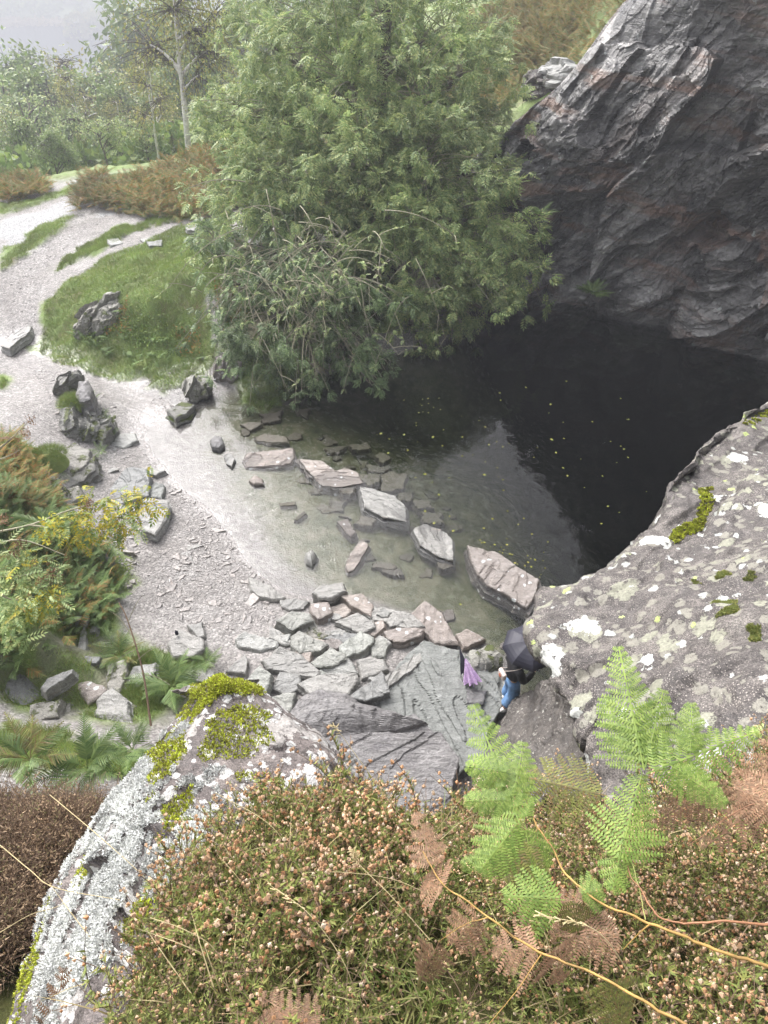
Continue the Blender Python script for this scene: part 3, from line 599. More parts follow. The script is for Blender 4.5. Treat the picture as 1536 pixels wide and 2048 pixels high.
# moss on the big lichened rock
G=MGRID; RS=(G+MN*MD[...,None]).reshape(-1,3); RN=MN.reshape(-1,3); pu,pv,pf=proj(RS)
tufts(blob_mask([[(1340,1075),(1370,1045),(1395,1035),(1400,985),(1425,978),(1412,1030),(1395,1058),(1365,1075)],[(1490,845),(1530,825),(1560,820),(1530,838),(1500,850)]],amp=20),9000,.022,'moss',M['moss'],4,par=massif)
tufts(blob_mask([[(1388,1165),(1412,1158),(1415,1170),(1392,1176)],[(1425,1155),(1465,1152),(1470,1162),(1430,1160)],[(1470,1155),(1500,1152),(1505,1165),(1475,1163)],[(1435,1210),(1470,1205),(1475,1225),(1440,1230)],[(1500,1260),(1520,1250),(1518,1280),(1500,1285)]],amp=22),5000,.014,'moss',M['heather_leaf'],4,par=massif)
# ------------------------------------------------------------------ near bank the photographer stands on
def TW(u,v,t): p=T(u,v,t); return (p[0],p[1],p[2])
nb=[TW(*q) for q in [(0,2250,1.7),(300,2048,1.72),(768,2048,1.68),(1300,2048,1.65),(1600,2048,1.7),(500,1850,2.0),(768,1800,2.05),(1100,1800,2.05),(1400,1800,2.1),(1700,1800,2.2),(470,1690,2.4),(640,1600,2.6),(768,1670,2.55),(860,1710,2.55),(940,1640,2.7),(1010,1680,2.6),(1100,1690,2.6),(1250,1700,2.7),(1500,1620,2.9),(1350,1600,3.0),(1600,1480,3.4),(1800,1450,3.6),
 (0,1900,3.7),(60,1700,4.4),(160,1660,4.4),(-150,1700,4.6),(0,2048,3.2),(100,2100,3.0)]]
for q in [(560,1570,2.75),(700,1610,2.75),(800,1660,2.8),(860,1680,2.8),(930,1590,2.9),(1000,1620,2.9),(1100,1650,3.0),(1250,1610,3.2),(100,1570,5.0),(-100,1560,5.2)]:
    p=T(*q); nb+=[(p[0]*1.08,p[1]+.12,p[2]-.9),(p[0]*1.2,p[1]+.6,p[2]-4.5)]
nb+=[(x,-1,10.5) for x in (-3,-1,1,3,5)]+[(x,-3,11) for x in (-3,1,5)]+[(x,2.6,3.5) for x in (-3.2,-1,.6)]+[(4.5,2.2,7.2),(4.5,.5,9.3),(-4,1,6.2)]
NB_=RBF(nb)
bx_=axis([(-4.5,4.6,.03)]); by_=axis([(-3,-.5,.1),(-.5,2.9,.025)])
BX,BY=np.meshgrid(bx_,by_); BZ=NB_(BX,BY)+.05*fbm(np.stack([BX*3,BY*3,BX*0],-1),3,7)+.02*fbm(np.stack([BX*14,BY*14,BX*0],-1),3,8)
bank=build('hillside_ground',np.stack([BX,BY,BZ],-1).reshape(-1,3),grid_faces(len(by_),len(bx_)),M['soil'],smooth=True); tag(bank,kind='structure')
def BH(x,y):
    i=np.clip(np.searchsorted(by_,y)-1,0,len(by_)-2); j=np.clip(np.searchsorted(bx_,x)-1,0,len(bx_)-2); return BZ[i,j]
# ------------------------------------------------------------------ stones
def slab_mesh(poly_w,zt,th,tilt=(0,0),seed=0,rough=1.0,bury=.12,dome=0.,jag=0.):
    """poly_w (n,2) outline of the top in world xy. layered, chipped edges"""
    poly=np.asarray(poly_w,float); 
    if ((poly[:,0]*np.roll(poly[:,1],-1)-np.roll(poly[:,0],-1)*poly[:,1]).sum())<0: poly=poly[::-1]
    c=poly.mean(0); size=np.sqrt(max(((poly-c)**2).sum(1).mean(),1e-4))
    L=np.linalg.norm(np.roll(poly,-1,0)-poly,axis=1); per=L.sum(); n=int(np.clip(per/.035,28,190))
    pts=[]; 
    for k in range(len(poly)):
        m=max(1,int(round(L[k]/per*n)))
        for q in range(m): pts.append(poly[k]+(poly[(k+1)%len(poly)]-poly[k])*q/m)
    pts=np.array(pts); n=len(pts)
    r3=lambda p,s,o:fbm(np.stack([p[:,0]*s,p[:,1]*s,np.full(len(p),o)],-1),3,seed)
    dirn=(pts-c)/(np.linalg.norm(pts-c,axis=1,keepdims=True)+1e-6)
    pts=pts+dirn*(r3(pts,3.5/max(size,.15)*.5,1)*.10*size+r3(pts,2.2/max(size,.1),9)*jag*size+r3(pts,22,2)*.018)[:,None]*rough
    rings=[]; nr_=int(np.clip(size/.04,7,42)); rad=list(1-(1-np.linspace(.03,1,nr_))**1.15)
    lay=fbm(np.array([[seed*1.3,0,0]]),1,1)[0]
    ang=seed*2.4; ld=np.array([math.cos(ang),math.sin(ang)])
    for r in rad:
        p=c+(pts-c)*r
        z=zt+(p-c)@np.array(tilt)+dome*size*(1-r*r)
        st=fbm(np.stack([p@ld*2.2/size,p@np.array([-ld[1],ld[0]])*.5/size,np.full(len(p),seed*.7)],-1),3,seed+5)
        z=z+rough*(np.round(st*4)/4*.09*size*min(1,th/.15)+st*.03*size+r3(p,14,4)*.008)
        if r>=1: z=z-.012-.02*np.abs(r3(p,9,6))
        rings.append(np.column_stack([p,z]))
    zt_=rings[-1][:,2]; rs=np.random.default_rng(seed); H=th+bury; k=0; h=0
    while h<H:
        h+=rs.uniform(.025,.075)*max(1,H/.5); k+=1
        o=rs.uniform(-.03,.035)*min(1,size*2.2)+.012*k*(1 if rs.random()<.5 else .2)
        p=pts+dirn*(o+r3(pts,6,k)*.03*min(1,size*2))[:,None]*rough
        rings.append(np.column_stack([p,zt_-min(h,H)+r3(p,7,k+3)*.012*rough]))
        if k%2==0 and h<H: rings.append(np.column_stack([p+dirn*rs.uniform(-.03,.02)*min(1,size*2),rings[-1][:,2]-.004]))
    V=np.concatenate(rings); F=grid_faces(len(rings),n,True)
    V=np.concatenate([V,[np.append(c,rings[0][:,2].mean())]]); m=len(V)-1
    i=np.arange(n); F3=np.stack([np.full(n,m),i,(i+1)%n],-1)
    return V,[F[:,::-1] if False else F,F3]
STONES=[]
def stone(poly,zt,th,mat,label,name='slate_slab',tilt=(0,0),rough=1.,group=None,bury=.12,dome=0.,cat=None,seed=None,jag=0.):
    global _sk
    if name=='stepping_stone': zt=zt*.55
    _sk=len(STONES)+1; 
    if zt>.3 and name not in('bedrock_slab','domed_slab','wrinkled_slab'):
        for _ in range(3):
            cc_=PX(poly,zt).mean(0); zt=max(zt,float(HZ(cc_[0],cc_[1])[0])+min(.6*th,.16))
    pw=PX(poly,zt); pw=pw.mean(0)+(pw-pw.mean(0))*1.07; V,F=slab_mesh(pw,zt,th,tilt,seed or _sk,rough,bury,dome,jag)
    o=build(name,V,F,M[mat],loc=(*pw.mean(0),zt-th)); tag(o,label,cat or ('stepping stone' if name=='stepping_stone' else 'rock' if 'rock' in name or 'boulder' in name else 'slate slab'),group); STONES.append(o); return o
def S(s): return [tuple(map(float,a.split(','))) for a in s.split()]
st=stone
# stepping slabs in the pool
G1='stepping stones across the shallow pool'
st(S('496,906 583,897 587,912 577,925 556,929 497,932 491,919'),.07,.12,'slate_pink','pale oblong stepping stone with white chalky patches, first of the row across the pool','stepping_stone',group=G1)
st(S('602,920 645,926 670,942 690,938 714,945 722,964 700,969 645,970 620,946'),.08,.13,'slate_pink','long jagged pink stepping stone with a white streaked corner, second of the row','stepping_stone',group=G1,tilt=(0,.05))
st(S('724,980 765,986 790,992 812,1016 809,1038 768,1034 733,1015'),.11,.16,'slate','leaf shaped stepping stone with a pale blue ridge and one yellow leaf on it','stepping_stone',group=G1,tilt=(-.06,.03))
st(S('828,1062 850,1048 880,1056 905,1080 904,1119 870,1108 842,1088'),.09,.14,'slate','pointed grey stepping stone with a pale angular face, between the ridged one and the largest','stepping_stone',group=G1,tilt=(0,-.05))
st(S('942,1096 990,1110 1040,1138 1076,1160 1065,1190 1050,1208 1000,1180 958,1148'),.17,.22,'slate_pink','largest stepping stone, a long tilted pinkish slab near the right rock','stepping_stone',group=G1,tilt=(.05,.08))
G2='loose stones in the shallow water'
st(S('722,1078 736,1092 725,1113 708,1138 697,1143 691,1130 701,1110'),.03,.08,'slate_pink','narrow brown slab standing upright in outline in the middle of the shallows',group=G2)
st(S('675,1042 695,1037 712,1064 702,1073 690,1062'),.02,.07,'slate_pink','small wedge shaped slab just above the narrow brown one in the shallows',group=G2)
st(S('512,873 530,867 570,873 573,884 545,885 515,881'),.015,.08,'slate_brown','brown half sunken slab just behind the white patched stepping stone',group=G2)
st(S('420,880 430,871 443,874 447,888 438,895 424,892'),.14,.2,'slate_dark','smooth dark rounded stone alone in the pale shallows','rounded_rock',group=G2,dome=.25)
st(S('447,908 460,904 470,920 463,933 452,926'),.05,.1,'slate','small blue grey slab beside the oblong stepping stone',group=G2,tilt=(.3,0))
st(S('498,961 510,950 524,958 527,968 508,969'),.06,.1,'slate_pink','little pointed white tipped stone below the oblong stepping stone','rock',group=G2,dome=.3)
st(S('612,1106 624,1100 632,1110 624,1129 614,1123'),.08,.12,'slate','small craggy grey stone poking up from the green shallows','rock',group=G2,dome=.5)
st(S('481,848 500,843 524,846 501,860'),.01,.06,'slate_brown','flat beige slab just breaking the water near the left bank',group=G2)
st(S('560,1006 590,1003 592,1009 562,1012'),.015,.05,'slate_brown','thin sliver of slate lying level in the green shallows',group=G2)
st(S('590,1038 608,1022 612,1027 596,1040'),.015,.05,'slate_brown','thin slanting sliver of slate in the green shallows',group=G2)
st(S('915,1270 935,1260 968,1275 962,1281 928,1293'),.14,.2,'slate_pink','triangular stone standing in the water beyond the lilac umbrella','rock',tilt=(-.1,.15))
# submerged slabs
G3='slabs lying under the water'
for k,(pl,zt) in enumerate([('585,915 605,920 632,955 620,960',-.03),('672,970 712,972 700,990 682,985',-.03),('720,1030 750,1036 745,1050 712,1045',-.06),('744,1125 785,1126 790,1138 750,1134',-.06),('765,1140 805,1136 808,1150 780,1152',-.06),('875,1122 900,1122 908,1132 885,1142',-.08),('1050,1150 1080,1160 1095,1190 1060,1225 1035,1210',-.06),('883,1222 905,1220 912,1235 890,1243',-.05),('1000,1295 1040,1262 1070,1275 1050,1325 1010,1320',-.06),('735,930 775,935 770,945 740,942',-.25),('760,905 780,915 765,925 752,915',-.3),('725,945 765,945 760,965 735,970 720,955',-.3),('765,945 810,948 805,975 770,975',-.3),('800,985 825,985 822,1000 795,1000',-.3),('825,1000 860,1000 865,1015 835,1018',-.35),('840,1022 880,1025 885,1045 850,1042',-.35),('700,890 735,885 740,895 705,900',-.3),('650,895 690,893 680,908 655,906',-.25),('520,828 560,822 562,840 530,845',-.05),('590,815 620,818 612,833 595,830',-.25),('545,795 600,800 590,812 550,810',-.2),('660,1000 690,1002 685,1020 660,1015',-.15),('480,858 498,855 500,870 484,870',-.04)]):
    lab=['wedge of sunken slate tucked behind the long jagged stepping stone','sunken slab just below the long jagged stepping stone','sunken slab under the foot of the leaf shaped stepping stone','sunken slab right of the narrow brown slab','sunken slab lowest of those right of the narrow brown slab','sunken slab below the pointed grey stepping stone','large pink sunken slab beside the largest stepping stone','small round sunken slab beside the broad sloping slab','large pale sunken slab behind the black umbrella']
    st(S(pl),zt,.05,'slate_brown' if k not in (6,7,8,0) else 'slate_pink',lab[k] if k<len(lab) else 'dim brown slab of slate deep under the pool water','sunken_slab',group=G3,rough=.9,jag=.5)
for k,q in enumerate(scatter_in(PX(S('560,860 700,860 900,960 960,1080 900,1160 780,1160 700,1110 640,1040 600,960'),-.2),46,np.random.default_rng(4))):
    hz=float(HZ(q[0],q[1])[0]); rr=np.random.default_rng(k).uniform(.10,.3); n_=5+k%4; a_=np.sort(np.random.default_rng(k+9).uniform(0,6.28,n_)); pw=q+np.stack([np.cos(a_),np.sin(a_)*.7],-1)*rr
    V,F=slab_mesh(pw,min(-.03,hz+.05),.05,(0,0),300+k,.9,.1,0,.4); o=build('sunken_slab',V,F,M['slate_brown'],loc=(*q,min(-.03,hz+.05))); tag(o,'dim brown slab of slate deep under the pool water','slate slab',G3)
# rocks at the left shore

st(S('335,822 362,800 388,805 372,826 352,838'),.24,.26,'slate_moss','flat wedge rock with weedy sides next to the blocky broken rock','rock',tilt=(0,-.15))

st(S('401,708 425,706 431,716 405,717'),.3,.14,'slate','flat grey stone left of the pinkish boulder by the bush')
st(S('418,718 448,715 455,726 425,729'),.26,.15,'slate_moss','low mossy stone between the flat grey stone and the pinkish boulder')
st(S('3,690 22,667 60,651 58,664 20,695'),.55,.18,'slate','long narrow pale slab beside the stream at the left edge')
# crag on the left beach

st(S('150,787 158,764 176,764 184,778 180,797 158,802'),1.15,.8,'slate_dark','dark smooth rock leaning against the streaked crag','rock',dome=.35)

st(S('118,903 150,890 178,905 172,930 140,945 122,930'),.75,.5,'slate_moss','fractured block below the broad knobbly rock','rock',tilt=(.1,.1))
st(S('125,960 165,928 190,914 186,938 160,958 135,972'),.5,.4,'slate_moss','slanting narrow rock below the fractured block','rock',tilt=(-.2,.1))
st(S('55,930 85,935 120,965 100,985 65,970'),1.2,.35,'slate_moss','ledge of weathered rock under the grass tussock','rock')
st(S('95,985 130,975 128,1000 100,1005'),.7,.3,'slate_moss','small step of rock beside the ferny left bank','rock')
st(S('125,985 155,970 165,990 140,1005'),.45,.3,'slate_moss','small grey rock under the yellow leafed branch','rock')
# beach slabs
st(S('198,996 225,965 258,940 291,944 296,965 291,988 232,1003 208,1000'),.30,.3,'slate','big smooth grey slab behind the yellow leafed branch',tilt=(.05,.12))
st(S('262,937 300,935 328,941 308,949 294,944'),.14,.07,'slate','thin slab touching the top of the big smooth grey slab')
st(S('294,978 312,964 328,970 322,995 296,992'),.2,.2,'slate_green','squarish slab at the right foot of the big smooth grey slab')
st(S('288,1004 306,998 332,1001 338,1012 322,1045 310,1066 286,1060 279,1030'),.4,.4,'slate','thick layered slab with crumpled side, at the end of the yellow leafed branch',tilt=(-.1,0))
st(S('220,886 240,868 268,867 273,880 246,894 226,891'),.16,.1,'slate','pale rounded slab on gravel beside the knobbly rock')
st(S('205,898 215,888 235,898 230,903'),.15,.1,'slate','small pointed slab below the pale rounded slab')
st(S('190,948 228,934 236,939 200,951'),.18,.08,'slate','narrow slab lying above the big smooth grey slab')
st(S('205,1104 215,1102 225,1119 216,1126'),.4,.08,'slate','small pale oval slab at the grass edge of the beach')
st(S('364,1096 395,1088 406,1091 378,1100'),.1,.04,'slate','thin pointed slab flat in the middle of the gravel beach')
st(S('338,1150 344,1163 352,1180 346,1192 338,1170'),.13,.04,'slate_pink','thin pink slab flat in the middle of the gravel beach')
st(S('310,1145 338,1144 344,1160 325,1160'),.13,.03,'slate','broad flush slab just above the thin pink slab')
st(S('338,1110 380,1102 385,1120 350,1128'),.1,.02,'slate','broad worn slab almost buried in the middle of the beach')
st(S('338,1284 362,1258 403,1277 406,1298 380,1312 346,1313'),.62,.45,'slate','large flat topped boulder with dark broken side, a small dark bottle on it','boulder',tilt=(.02,0))
st(S('375,1250 403,1245 408,1270 395,1275'),.35,.12,'slate','slab tucked behind the large flat topped boulder')
st(S('148,1232 170,1229 166,1240 150,1243'),.55,.1,'slate','small white slab at the edge of the lower grass')
st(S('180,1254 195,1250 192,1263 180,1265'),.6,.12,'slate','small white slab beside the brown tipped fern')
st(S('145,1330 168,1240 172,1290 170,1330'),.62,.06,'slate_green','worn flat slab sunk in the soil left of the brown tipped fern')
st(S('0,1362 18,1334 52,1335 78,1360 72,1392 20,1424 -20,1430'),1.2,.35,'slate','biggest round shouldered slab at the left edge, cracked across',tilt=(.05,.15))
st(S('83,1376 95,1358 143,1336 141,1347 92,1383'),1.0,.15,'slate','long pale slab pointing at the round shouldered slab')
st(S('155,1368 175,1361 205,1370 214,1380 202,1392 176,1407 160,1386'),.95,.3,'slate_pink','knobbly broken slab left of the pair above the ferns','rock',dome=.12)
st(S('195,1400 225,1376 254,1405 257,1430 274,1465 235,1455 192,1428'),.95,.3,'slate','large kite shaped slab directly above the green fern clump',tilt=(.1,.1))
st(S('215,1330 250,1321 252,1348 236,1386 214,1376'),.9,.4,'slate_moss','upright mossy block beside the brown tipped fern','rock')
st(S('240,1372 268,1335 312,1325 308,1345 270,1379'),.8,.2,'slate','sloping slab between the upright mossy block and the tall fern')
st(S('60,1410 120,1398 112,1430 60,1442'),1.1,.3,'slate_moss','low dark mossy rock right of the round shouldered slab','rock')
st(S('168,1312 200,1313 192,1326 170,1326'),.75,.15,'slate','small slab under the brown tipped fern')
st(S('375,1345 405,1335 430,1342 420,1362 385,1362'),.5,.15,'slate','low slab half hidden behind the mossy rock tip')
# heap of slabs between beach and pool
G4='heaped slabs between the beach and the pool'
def hp(s,zt,th,mat,lab,**k): return st(S(s),zt,th,mat,lab,group=G4,**k)
hp('499,1155 535,1170 569,1195 551,1198 516,1193 503,1179',.16,.14,'slate','flat slab with thin dark rim alone on the gravel left of the heap')
hp('561,1201 590,1196 615,1203 604,1216 580,1220 563,1213',.16,.14,'slate','small scalloped slab at the water edge of the heap')
hp('627,1184 641,1170 684,1165 690,1182 662,1195 640,1193',.42,.4,'slate','squared block with a smooth top, the highest one next to the green water',name='slate_block')
hp('683,1193 724,1190 746,1208 741,1230 706,1213',.3,.3,'slate_pink','ridged slab right of the squared block at the water edge',tilt=(-.1,.1))
hp('622,1207 655,1205 664,1225 636,1238 624,1226',.34,.3,'slate_pink','brown stubby block just below the squared block',name='slate_block')
hp('554,1241 585,1222 618,1227 626,1240 585,1258',.5,.5,'slate_green','thick wedge with green top and tall front, at the left of the heap',name='slate_block')
hp('655,1215 690,1205 702,1222 690,1235 668,1235',.22,.2,'slate_pink','flat pink slab between the brown stubby block and the ridged slab')
hp('671,1241 715,1227 745,1244 748,1254 722,1265',.38,.3,'slate','layered slab with dark split face in the middle of the heap',tilt=(.05,.1))
hp('744,1222 765,1213 825,1228 843,1250 815,1256 750,1238',.28,.28,'slate','long cracked slab along the pool edge at the right of the heap')
hp('824,1230 850,1203 881,1225 914,1280 870,1281 845,1258',.2,.3,'slate_pink','broad pinkish triangular slab sloping into the water',tilt=(-.1,0))
hp('769,1262 800,1253 845,1258 839,1270 802,1283 775,1276',.35,.3,'slate_pink','chunky rounded slab below the long cracked slab')
hp('592,1252 625,1250 652,1268 640,1279 600,1270',.36,.2,'slate_moss','mossy edged slab behind the green topped wedge')
hp('650,1275 680,1265 716,1267 705,1281 678,1286',.34,.2,'slate','small oval slab in the centre of the heap')
hp('584,1273 600,1264 655,1288 640,1301 600,1304 583,1291',.42,.3,'slate_green','grey slab with splintered front below the mossy edged slab')
hp('474,1276 490,1263 556,1280 550,1293 520,1299 480,1290',.36,.2,'slate','layered slab with cracked pale top at the far left end of the heap')
hp('528,1321 560,1296 600,1310 636,1341 630,1352 588,1346 540,1336',.52,.3,'slate','very large smooth slab with rippled front edge, lower left of the heap',tilt=(0,.05))
hp('622,1325 660,1297 691,1308 690,1319 666,1333 635,1334',.5,.25,'slate_green','rounded slab right of the very large smooth one',dome=.06)
hp('680,1290 722,1262 746,1275 746,1286 716,1306 690,1311',.42,.3,'slate_green','rough slab with lifted right side beside the small oval slab',tilt=(.1,0))
hp('741,1286 770,1278 776,1290 768,1312 745,1313',.36,.2,'slate_green','smooth upright looking slab between the rough slab and the long block')
hp('716,1320 740,1314 768,1318 773,1336 726,1353',.46,.2,'slate','pale flat slab above the broken square block')
hp('598,1366 640,1350 712,1346 713,1360 696,1386 664,1381 620,1386',.68,.3,'slate','long pale slab with knobbly right end resting over the purple dome')
hp('702,1392 762,1346 775,1374 776,1384 730,1401 706,1396',.66,.4,'slate','broken square block with dark front face beside the long pale slab',name='slate_block')
hp('770,1356 820,1318 838,1290 850,1299 851,1313 800,1356 778,1374',.5,.4,'slate','long narrow block with dark right side lying slantwise on the bedrock',name='slate_block',tilt=(-.12,0))
hp('453,1341 490,1309 496,1325 490,1346',.5,.15,'slate','pale pointed slab on the gravel behind the mossy rock')
hp('486,1366 520,1334 541,1350 529,1391 510,1386',.68,.35,'slate_green','leaning grey slab right of the mossy rock tip',tilt=(.1,.1))
hp('540,1252 560,1262 585,1285 570,1290 540,1275',.34,.2,'slate','sloping slab in shade left of the splintered one')
hp('735,1250 765,1240 770,1255 750,1270 735,1266',.3,.25,'slate_pink','brown slab squeezed between the layered and the chunky slabs')
hp('560,1345 600,1350 600,1375 575,1390 545,1375',.5,.2,'slate','dusty slab below the very large smooth one')
hp('640,1320 700,1318 715,1345 650,1352',.42,.2,'slate','shadowed slab under the rounded one')
# filler pieces in the heap
rs=np.random.default_rng(5)
for k in range(34):
    u=rs.uniform(545,800); v=rs.uniform(1225,1385)
    if (v-1225)/160>(1-abs(u-680)/190)+.25: continue
    r=rs.uniform(10,19); a0=rs.uniform(0,6.28); n_=rs.integers(4,7)
    pl=[(u+r*1.3*math.cos(a0+6.28*j/n_)*rs.uniform(.7,1.1),v+r*.8*math.sin(a0+6.28*j/n_)*rs.uniform(.7,1.1)) for j in range(n_)]
    st(pl,rs.uniform(.18,.3)+(v-1225)/160*.12,.2,['slate','slate_green','slate_pink'][k%3],'small slab wedged low in the gaps of the heap','wedged_slab',tilt=tuple(rs.uniform(-.2,.2,2)),group='small wedged slabs in the heap')
# bedrock and big slabs
st(S('800,1330 850,1294 920,1311 985,1362 1005,1400 985,1440 965,1500 905,1540 860,1500 770,1440 765,1395'),.42,.5,'slate_green','broad smooth bedrock slab under the two folded umbrellas','bedrock_slab',tilt=(-.03,.03),rough=1.)
st(S('570,1450 600,1400 640,1380 690,1388 725,1410 780,1425 840,1442 780,1458 650,1476 600,1470'),.62,.3,'slate_dark','dark purple domed slab below the heap','domed_slab',dome=.28,rough=.8)
st(S('560,1495 620,1488 700,1478 870,1470 905,1520 880,1640 760,1680 600,1660'),.95,1.2,'slate_dark','wide wrinkled purple grey slab nearest below the bank','wrinkled_slab',tilt=(0,.1),rough=.8)
st(S('545,1395 590,1385 580,1420 550,1430'),.6,.3,'slate_green','small upright rock left of the purple dome','rock')
st(S('505,1400 540,1395 545,1440 520,1450'),.7,.3,'slate_dark','narrow dark rock behind the mossy rock','rock')

st(S('958,1345 998,1343 996,1366 975,1378 958,1366'),.4,.35,'slate_green','flat rock between the folded umbrellas and the person','rock')
st(S('985,1352 1018,1345 1030,1420 985,1425 975,1390'),.28,.3,'slate_green','worn slab under the feet of the person')
st(S('930,1375 972,1382 965,1408 935,1405'),.46,.4,'slate_dark','dark broken rock step in front of the flat rock','rock')
V,F=slab_mesh(PX(S('610,1482 700,1465 830,1428 872,1470 760,1482 640,1492'),.5),.52,.05,seed=77,rough=.1); tag(build('rain_puddle',V,F,M['lake'] if False else M['slate_dark'],loc=(0,0,0)),'brown rain puddle lying between the domed and the wrinkled slabs','puddle')
# outcrops in the grassy mound
def crag(u,v,z,r,seed,mat,label,rot=30,tilt=35,amp=1.,name='outcrop',cat='rock'):
    n,m=70,90; th=np.linspace(.02,math.pi-.02,n)[:,None]; ph=np.linspace(0,2*math.pi,m,endpoint=False)[None]
    D=np.stack([np.sin(th)*np.cos(ph),np.sin(th)*np.sin(ph),np.cos(th)+0*ph],-1); D=np.sign(D)*np.abs(D)**.75
    ca,sa=math.cos(R(rot)),math.sin(R(rot)); ct,st2=math.cos(R(tilt)),math.sin(R(tilt)); Q=np.array([[ca,-sa,0],[sa,ca,0],[0,0,1]])@np.array([[ct,0,st2],[0,1,0],[-st2,0,ct]])
    L=D*np.array(r); q=L*np.array([3.2,1.1,1.1])+seed; dd=facet(q,seed,1.5)*.20+facet(q*2.6,seed+9,1.3)*.07+fbm(L*6,3,seed)*.05
    V=(L*(1+amp*dd[...,None]/np.maximum(.35,np.linalg.norm(L,axis=-1,keepdims=True))))@Q.T+P(u,v,z); o=build(name,V.reshape(-1,3),grid_faces(n,m,True)[:,::-1],M[mat],loc=tuple(P(u,v,z))); return tag(o,label,cat)
crag(188,645,.62,(.35,.75,.7),3,'slate_moss','left lichen striped outcrop in the grassy mound',rot=-20,tilt=25)
crag(222,637,.70,(.4,.85,.75),5,'slate_moss','middle lichen striped outcrop in the grassy mound',rot=-25,tilt=25)
crag(290,652,.35,(.8,.8,.6),8,'slate_moss','right lower outcrop in the grassy mound',rot=-10,tilt=15)
crag(142,775,.7,(.28,.5,.48),13,'slate_moss','grey green crag top streaked with lichen on the gravel terrace',rot=-30,tilt=20)
crag(175,862,.35,(.7,.65,.5),17,'slate_moss','broad knobbly rock with small ferns along its side',rot=20,tilt=30)
crag(393,785,.12,(.32,.42,.38),19,'slate_moss','blocky broken rock at the tip of the gravel spit',rot=20,tilt=10,name='rock')
crag(457,745,.12,(.5,.4,.42),23,'slate_pink','large pinkish boulder at the waterline below the dark bush',rot=10,tilt=20,amp=.7,name='boulder',cat='boulder')
crag(966,1330,.2,(.33,.25,.28),29,'slate_moss','brown lumpy boulder behind the folded umbrellas',amp=.7,name='boulder',cat='boulder')
for pl,lab in [('215,478 235,475 245,485 222,490','pale stones at the left of the upper lawn edge'),('280,478 310,472 318,480 290,486','flat pale slab in the lawn below the gravel'),('292,483 325,480 322,490 300,491','second flat pale slab in the lawn below the gravel'),('370,452 398,450 400,460 375,460','flat slab at the top of the gravel patch near the tree'),('318,432 330,435 322,442 312,438','small slab on the gravel patch near the tree')]:
    st(S(pl),1.2,.1,'slate',lab,bury=.3)
# boulder pair on the right hillside
def wboulder(c,r,seed,mat,label,sq=(1,1,1)):
    n,m=26,36; th=np.linspace(.02,math.pi-.02,n)[:,None]; ph=np.linspace(0,2*math.pi,m,endpoint=False)[None]
    D=np.stack([np.sin(th)*np.cos(ph),np.sin(th)*np.sin(ph),np.cos(th)+0*ph],-1)
    rr=1+.35*facet(D*np.array([1.2,1.2,2.2])+seed,seed,1.)+.12*fbm(D*3,3,seed)
    V=D*rr[...,None]*np.array(r)*np.array(sq)+np.array(c); o=build('boulder',V.reshape(-1,3),grid_faces(n,m,True)[:,::-1],M[mat],loc=c); return tag(o,label,'boulder')
wboulder(tuple(WY(1123,152,31)),(.95,.9,.5),3,'slate','pale layered boulder perched on the hillside above the cliff',)
wboulder(tuple(WY(1085,172,31)),(.75,.7,.6),9,'massif','darker lichen spotted boulder beside the pale layered one on the hillside')
# loose chips on the beach
proto=[]
for k in range(7):
    n_=5+k%3; a=np.sort(rs.uniform(0,6.28,n_)); pl=np.stack([np.cos(a)*rs.uniform(.7,1.2,n_),np.sin(a)*rs.uniform(.4,.8,n_)],-1)*.09
    V,F=slab_mesh(pl,.015,.02,seed=100+k,bury=.02); proto.append((V,F))
BEACH=S('240,1000 290,960 345,965 430,1030 500,1130 580,1190 560,1230 520,1250 470,1300 430,1260 340,1240 240,1230 160,1240 210,1130 250,1080')
bw=PX(BEACH,.15); BW2=PX(S('90,780 130,880 230,900 240,950 330,950 300,900 220,850 225,800 150,740 60,740'),.3)
chips=np.concatenate([scatter_in(bw,190),scatter_in(BW2,40)]); first=[]
for k,(x,y) in enumerate(chips):
    q=k%7; z=float(HZ(x,y)[0])
    if k<7: o=build('slate_chip',proto[q][0],proto[q][1],M['chip'],loc=(0,0,0)); first.append(o)
    else: o=first[q].copy(); COL.objects.link(o)
    o.location=(x,y,z+.004); o.rotation_euler=(rs.uniform(-.15,.15),rs.uniform(-.15,.15),rs.uniform(0,6.28)); s_=rs.lognormal(-.1,.45); o.scale=(s_,s_,s_)
    tag(o,'small flat chip of slate lying loose on the pale gravel beach','slate chip','slate chips on the gravel beach')
# fine gravel, everywhere on the beach and paths
pts=np.concatenate([scatter_in(bw,9000),scatter_in(BW2,3000),scatter_in(PX(S('330,740 430,740 440,770 350,830 300,800'),.1),1200),scatter_in(PX(S('0,545 120,470 190,400 285,385 190,470 90,545 60,640 0,700'),.8),5000),scatter_in(PX(S('120,560 180,530 300,480 420,430 420,470 300,500 200,540'),1.1),2500),scatter_in(PX(S('560,1225 800,1225 850,1300 760,1400 600,1400 540,1330'),.25),2500)])
Vp=np.array([(-1,-.6,0),(1,-.5,0),(.7,.7,0),(-.6,.8,0),(-.7,-.3,.45),(.6,-.3,.5),(.4,.5,.4),(-.4,.5,.5)],float); Fp=np.array([(4,5,6,7),(0,1,5,4),(1,2,6,5),(2,3,7,6),(3,0,4,7)])
a=rng.uniform(0,6.28,len(pts)); d=np.stack([np.cos(a),np.sin(a),rng.normal(0,.15,len(a))],-1)
V,F=repl(Vp,Fp,frames(d),np.column_stack([pts,HZ(pts[:,0],pts[:,1])]),rng.lognormal(math.log(.012),.5,len(pts)))
tag(build('gravel',V,F,M['chip']),'loose grey gravel strewn over the beach and the paths','gravel',kind='stuff')
